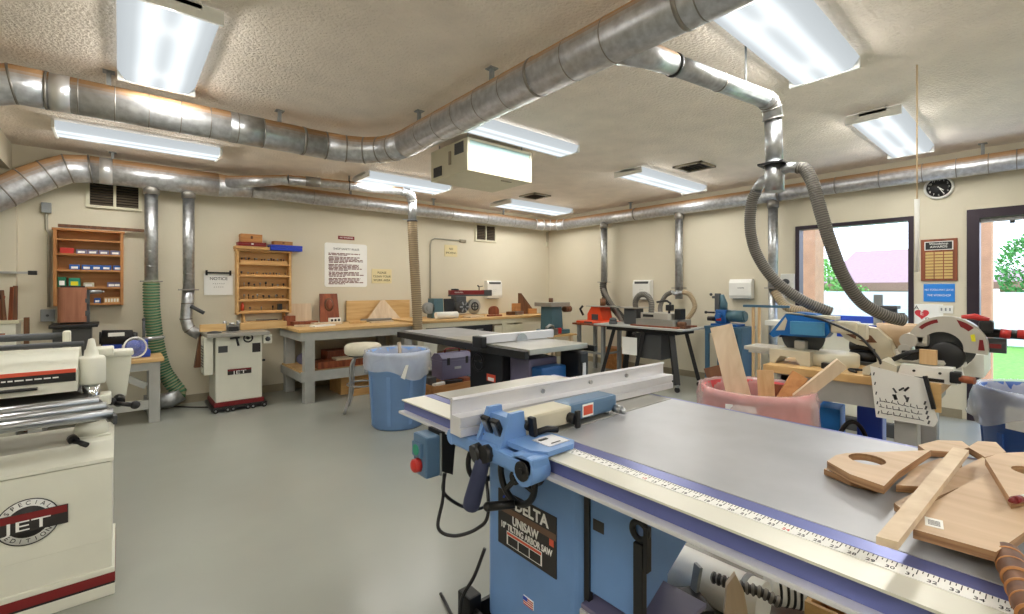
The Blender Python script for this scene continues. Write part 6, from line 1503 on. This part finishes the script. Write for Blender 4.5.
b = MB(); b.prism([(.125*math.cos(math.radians(a)), .125*math.sin(math.radians(a))) for a in range(10, 200, 15)], (3.17, .99, 1.03), -Y, Z, (.06, 0, 0)); b.build('blade_guard', 'navy', t)
b = MB(); o_ = Vector((3.16, 0, 0))
po = [(1.155, 1.03), (1.13, 1.01), (1.09, 1.03), (.98, 1.025), (.85, 1.03), (.83, 1.06), (.84, 1.13), (.90, 1.165), (1.0, 1.175), (1.06, 1.16)]
b.prism([(-y, z) for y, z in po], (3.12, 0, 0), -Y*1, Z, (.10, 0, 0)) if False else b.prism([(y, z) for y, z in po], (3.12, 0, 0), Y, Z, (.10, 0, 0)); b.build('body', 'makita', t)
b = MB(); b.prism([(1.115, 1.055), (1.065, 1.06), (1.05, 1.12), (1.06, 1.14)], (3.118, 0, 0), Y, Z, (.004, 0, 0)); b.build('handle_opening', 'tooltan', t)
b = MB(); rbox(b, 3.05, 3.12, .845, 1.02, 1.045, 1.12, .03); b.build('motor', 'makitalt', t)
b = MB(); b.prism([(1.08, 1.165), (.80, 1.155), (.80, 1.135), (1.0, 1.17)], (3.118, 0, 0), Y, Z, (.10, 0, 0)); b.box(3.13, 3.22, .70, .83, 1.06, 1.13, bev=.012); b.box(3.14, 3.2, .66, .71, 1.03, 1.12, bev=.01); b.build('gear_arm', 'tooltan', t)
b = MB(); b.tube(crom([(3.10, .95, 1.155), (3.05, .85, 1.14), (3.02, .74, 1.10), (3.0, .66, 1.06), (2.99, .60, .99), (2.99, .57, .93), (3.03, .62, .885), (3.06, .72, .872), (3.02, .68, .866)], 8), .007, 8); b.build('power_cord', 'black', t)
# cream saw standing between
t = thing('chop_saw', 'cream chop saw head lying folded between the blue and the silver mitre saws', 'mitre saw', (3.45, .72, BZ))
b = MB(); po = [(.0, .0), (.06, 0), (.075, .06), (.06, .14), (.0, .20), (-.10, .215), (-.19, .20), (-.20, .185), (-.16, .13), (-.10, .10), (-.06, .095), (-.01, .08)]
b.prism([(-u, v) for u, v in po], (3.38, .66, BZ+.02), Y, Z, (.10, 0, 0)); b.build('body', 'tooltan', t)
b = MB(); b.prism([(.185, .18), (.10, .165), (.03, .16), (.0, .12), (.06, .115), (.12, .14)], (3.375, .66, BZ+.02), Y, Z, (.11, 0, 0)); b.build('guard_slot', 'walnut', t)
b = MB(); b.cyl((3.42, .80, BZ+.11), (3.42, .66, BZ+.11), .03); b.cyl((3.42, .80, BZ+.045), (3.42, .66, BZ+.045), .035); b.build('motor', 'blackp', t)
b = MB(); b.cyl((3.42, .66, BZ+.03), (3.36, .60, BZ+.03), .02); b.box(3.36, 3.5, .58, .86, BZ+.001, BZ+.02, bev=.004); b.build('base', 'dkgrey', t)
# bowl
t = thing('wooden_bowl', 'turned wooden bowl standing behind the silver mitre saw', 'bowl', (3.50, .60, BZ))
b = MB(); b.lathe([(0, .0), (.045, 0), (.05, .01), (.09, .05), (.11, .10), (.115, .14), (.108, .142), (.10, .11), (.08, .06), (.04, .022), (0, .02)], (3.52, .575, BZ+.105), seg=36); b.build('bowl', 'ply', t)
b = MB(); b.box(3.44, 3.60, .50, .65, BZ+.001, BZ+.104, bev=.004); tagb(b, 'white_block', 'white', 'white block under the wooden bowl', 'block')
# big silver sliding mitre saw (right)
t = thing('mitre_saw', 'large silver sliding mitre saw with red handles at the right of the bench', 'mitre saw', (3.2, .40, BZ))
b = MB(); b.prism([(-.05, 0), (.175, 0), (.16, .075), (-.03, .075)], (3.0, .46, BZ+.001), -Y, Z, (.30, 0, 0)); b.build('base', 'white', t)
b = MB(); b.box(2.996, 2.999, .33, .45, BZ+.006, BZ+.022); b.cyl((2.992, .44, BZ+.05), (3.0, .44, BZ+.05), .006, seg=10); b.cyl((2.992, .345, BZ+.05), (3.0, .345, BZ+.05), .006, seg=10); b.build('base_marks', 'black', t)
b = MB(); b.lathe([(0, 0), (.12, 0), (.125, .01), (.12, .025), (0, .025)], (3.18, .42, BZ+.077), seg=32); b.build('turntable', 'silver', t)
b = MB(); b.prism([(0, 0), (.14, 0), (.14, .06), (.08, .085), (.0, .035)], (2.985, .645, BZ+.004), -Y, Z, (.16, 0, 0)); b.build('table_wing', 'tooltan', t)
b = MB(); b.prism([(.03, .0), (.11, 0), (.10, .03), (.07, .045), (.04, .03)], (2.982, .645, BZ+.005), -Y, Z, (.004, 0, 0)); b.build('wing_opening', 'dkgrey', t)
b = MB(); b.cyl((2.98, .485, BZ+.015), (2.955, .485, BZ+.015), .016, .012); b.build('mitre_knob', 'red', t)
b = MB(); b.box(3.10, 3.50, .265, .40, BZ+.077, BZ+.10, bev=.004); b.box(3.35, 3.75, .22, .31, BZ+.001, BZ+.12, bev=.004); b.build('fence_table', 'white', t)
c0 = (3.10, .335, 1.035)
def arc_(r, a0, a1, st, ox=0, oz=0): return [(ox+r*math.cos(math.radians(a)), oz+r*math.sin(math.radians(a))) for a in range(a0, a1, st)]
b = MB(); b.prism(arc_(.146, -12, 172, 8)+arc_(.078, 170, -14, -12, -.016, -.01), c0, -Y, Z, (.07, 0, 0)); b.build('blade_guard', 'silver', t)
b = MB(); b.lathe([(0, 0), (.115, 0), (.115, .003), (0, .003)], (3.15, .345, 1.03), (-1, 0, 0), 36); b.build('blade', 'dkgrey', t)
b = MB(); b.lathe([(0, 0), (.07, 0), (.07, .03), (.06, .04), (0, .04)], (3.13, .335, .985), (-1, 0, 0), 28); b.build('lower_guard', 'blackp', t)
b = MB(); b.prism(arc_(.133, 104, 144, 6)+arc_(.116, 140, 102, -6), (3.098, .335, 1.035), -Y, Z, (.003, 0, 0)); b.build('guard_slot', 'maroon', t)
b = MB(); b.prism(arc_(.136, 44, 80, 6)+arc_(.110, 62, 40, -6), (3.098, .335, 1.035), -Y, Z, (.003, 0, 0)); b.build('guard_slot', 'maroon', t)
b = MB(); b.prism([(.090, .03), (.104, .03), (.100, .065), (.086, .06)], (3.096, .335, 1.035), -Y, Z, (.004, 0, 0)); b.build('warning_label', 'yellow', t)
b = MB(); b.prism([(.112, -.01), (.134, -.01), (.128, .04), (.116, .04)], (3.096, .335, 1.035), -Y, Z, (.004, 0, 0)); b.build('guard_window', 'maroon', t)
b = MB(); b.cyl((3.08, .475, 1.05), (3.18, .475, 1.05), .036, seg=24); b.cyl((3.07, .49, 1.005), (3.18, .49, 1.005), .026); b.box(3.10, 3.18, .40, .48, 1.02, 1.09, bev=.02); b.build('gear_case', 'silver', t)
b = MB(); b.tube([(3.05, .53, .95), (3.05, .47, .99), (3.05, .42, 1.005)], .012, 8); b.box(3.06, 3.12, .43, .50, .95, 1.0, bev=.008); b.build('clamp', 'blackp', t)
b = MB(); b.box(3.03, 3.06, .36, .425, .942, 1.015, bev=.003); tagb(b, 'wood_offcut', 'pinez', 'small tan block resting against the silver saw blade', 'offcut')
b = MB(); b.box(3.13, 3.20, .175, .225, 1.105, 1.165, bev=.012); b.build('grip_body', 'blackp', t)
b = MB(); b.tube([(3.15, .285, 1.178), (3.15, .24, 1.182), (3.15, .19, 1.165)], [.008, .015, .013], 10); b.build('handle', 'toolred', t)
b = MB(); b.cyl((3.17, .22, 1.105), (3.17, -.10, 1.10), .021); b.build('slide_arm', 'blackp', t)
for (y0, y1) in ((.155, .12), (.10, -.06)):
    b = MB(); b.cyl((3.168, y0, 1.106), (3.168, y1, 1.102), .0218); b.build('red_band', 'toolred', t)
b = MB(); b.cyl((3.19, .24, 1.045), (3.19, .135, 1.045), .036, seg=24); b.build('motor', 'dkgrey', t)
b = MB(); b.box(3.15, 3.156, .15, .20, 1.035, 1.055); b.build('motor_label', 'maroon', t)
b = MB(); b.cyl((2.99, .275, BZ+.035), (2.98, .225, BZ+.035), .017); b.build('front_handle', 'redwood', t)
b = MB(); b.box(2.975, 3.03, .27, .31, BZ+.012, BZ+.065, bev=.006); b.build('handle_bracket', 'blackp', t)

# jointer by the window
t = thing('jointer', 'long white jointer with a bright blue stripe under the window', 'jointer', (5.3, 1.35, 0))
b = MB(); b.box(5.15, 5.45, .72, 1.95, .93, .98, bev=.006); b.build('bed', 'white', t)
b = MB(); b.box(5.14, 5.15, .78, 1.75, .955, .985); b.box(5.40, 5.43, .85, 1.8, .985, 1.05); b.build('fence', 'royal', t)
b = MB(); b.box(5.20, 5.42, .9, 1.75, .12, .93, bev=.01); b.build('stand', 'ivory', t)
b = MB(); b.box(5.16, 5.46, .86, 1.79, .0, .12, bev=.006); b.build('plinth', 'dkgrey', t)
b = MB(); b.box(5.19, 5.20, 1.2, 1.32, .86, .90); b.build('badge', 'royal', t)
t = thing('drill_press', 'small grey drill chuck and post standing on the end of the white jointer', 'drill', (5.3, 1.0, .98))
b = MB(); b.box(5.28, 5.34, 1.0, 1.06, .981, 1.26, bev=.004); b.build('post', 'grey', t)
b = MB(); b.box(5.22, 5.38, .88, 1.05, 1.13, 1.16, bev=.006); b.cyl((5.3, .94, 1.06), (5.3, .94, 1.13), .05); b.cyl((5.28, .84, 1.08), (5.3, .9, 1.08), .02); b.build('chuck_table', 'dkgrey', t)
# blue bin with clear liner at the right
t = bin_(3.86, -.03, .26, .305, .755, 'bindk', 'liner', 'dark blue round bin with a clear liner by the door', 'waste_bin', lh=.15)
d = -Vector((3.86, -.03, 0)).normalized(); sd = Z.cross(d); d = Vector((-.89, .45, 0)).normalized(); sd = Z.cross(d); c = Vector((3.86, -.03, .57))+d*.309
b = MB(); b.prism([(-.05, 0), (.09, 0), (.09, .12), (-.05, .12)], c, sd, Z, d*.006); b.build('label', 'paper', t)
b = MB(); c = Vector((3.86, -.03, .60))+(d*.5-sd*.85).normalized()*.322; b.sphere(c, .035, sc=(.5, 1, .9)); b.build('liner_knot', 'frosted', t)
# ------------------------------------------------------------------ families of like things
GR = {'drop_duct': 'duct drops along the walls', 'towel_dispenser': 'towel dispensers on the walls', 'parts_box': 'parts boxes in the tool cabinet', 'router_bit_row': 'router bit rows in the light cabinet',
      'scrap_board': 'boards in the red bin', 'plywood_offcut': 'plywood pieces on the blue saw', 'plywood_template': 'plywood pieces on the blue saw', 'wood_offcut': 'wood offcuts on the benches', 'shelf_board': 'boards on the bench shelf',
      'wall_louvre': 'louvred wall vents', 'ceiling_grille': 'ceiling grilles', 'waste_bin': 'round waste bins', 'shop_notice': 'cream wall signs', 'mitre_saw': 'mitre saws on the bench', 'house': 'houses outside', 'leafy_tree': 'trees and shrubs outside',
      'porch_pillar': 'porch pillars outside', 'hand_tool': 'tools in the low crate', 'outlet_box': 'electrical boxes on the wall', 'dust_duct': 'large trunk ducts', 'branch_duct': 'branch ducts', 'storage_tub': 'tubs under the saw bench', 'panel_offcut': 'boards leaning at the wall'}
for o in COL.objects:
    k = o.name.split('.')[0]
    if o.parent is None and k in GR and 'label' in o and 'group' not in o: o['group'] = GR[k]

# pieces fixed to a part hang under that part
SUBP = {'label_card': 'tray', 'drawer_pull': 'drawer', 'label_print': 'warning_label', 'base_marks': 'base', 'cover_slots': 'side_cover', 'data_plate': 'motor_cover', 'decal_print': 'decal_black', 'small_print': 'board',
        'motor_vent': 'motor', 'guard_hub': 'blade_guard', 'guard_window': 'blade_guard', 'guard_slot': 'blade_guard', 'gearbox_cap': 'gearbox', 'motor_label': 'motor', 'adjust_knob': 'clamp_boss', 'cursor_window': 'cursor_plate',
        'spring_window': 'clamp_block', 'carved_face': 'carving', 'lid_latch': 'body', 'red_band': 'slide_arm', 'handle_opening': 'body', 'wing_opening': 'table_wing', 'door_latch': 'cabinet', 'column_cap': 'column', 'divider_front': 'tray', 'punched_pattern': 'board',
        'bottom_latch': 'cabinet', 'outlet': 'cabinet', 'control_label': 'cabinet', 'string_knot': 'string', 'pale_band': 'handle', 'button_guard': 'cover', 'start_button': 'cover', 'stop_button': 'cover'}
for o in list(COL.objects):
    k = o.name.split('.')[0]
    if o.parent is not None and o.parent.parent is None and k in SUBP:
        c = [q for q in o.parent.children if q.name.split('.')[0] == SUBP[k] and q is not o and q.matrix_basis == Matrix.Identity(4)]
        if c: o.parent = c[0] if len(c) == 1 or k != 'column_cap' else min(c, key=lambda q: (sum((v.co for v in q.data.vertices), Vector())/len(q.data.vertices)-sum((v.co for v in o.data.vertices), Vector())/len(o.data.vertices)).length)
import math
H=1.32;F=460.0;HY=288.0;B=math.radians(40.5)
s,c=math.sin(B),math.cos(B)
YA=6.45;XB=6.47
def ray(px,py):
    u=(px-512)/F;v=(HY-py)/F
    return (s+u*c, c-u*s, v)
def z(px,py,zz):
    d=ray(px,py);t=(zz-H)/d[2];return (round(d[0]*t,3),round(d[1]*t,3),zz)
def A(px,py,off=0):
    d=ray(px,py);t=(YA-off)/d[1];return (round(d[0]*t,3),round(YA-off,3),round(H+d[2]*t,3))
def Bw(px,py,off=0):
    d=ray(px,py);t=(XB-off)/d[0];return (round(XB-off,3),round(d[1]*t,3),round(H+d[2]*t,3))
def y(px,py,yy):
    d=ray(px,py);t=yy/d[1];return (round(d[0]*t,3),yy,round(H+d[2]*t,3))
def x(px,py,xx):
    d=ray(px,py);t=xx/d[0];return (xx,round(d[1]*t,3),round(H+d[2]*t,3))
def pr(X,Y,Z):
    dep=X*s+Y*c;r=X*c-Y*s
    return (round(512+F*r/dep,1),round(HY-F*(Z-H)/dep,1),round(dep,2))
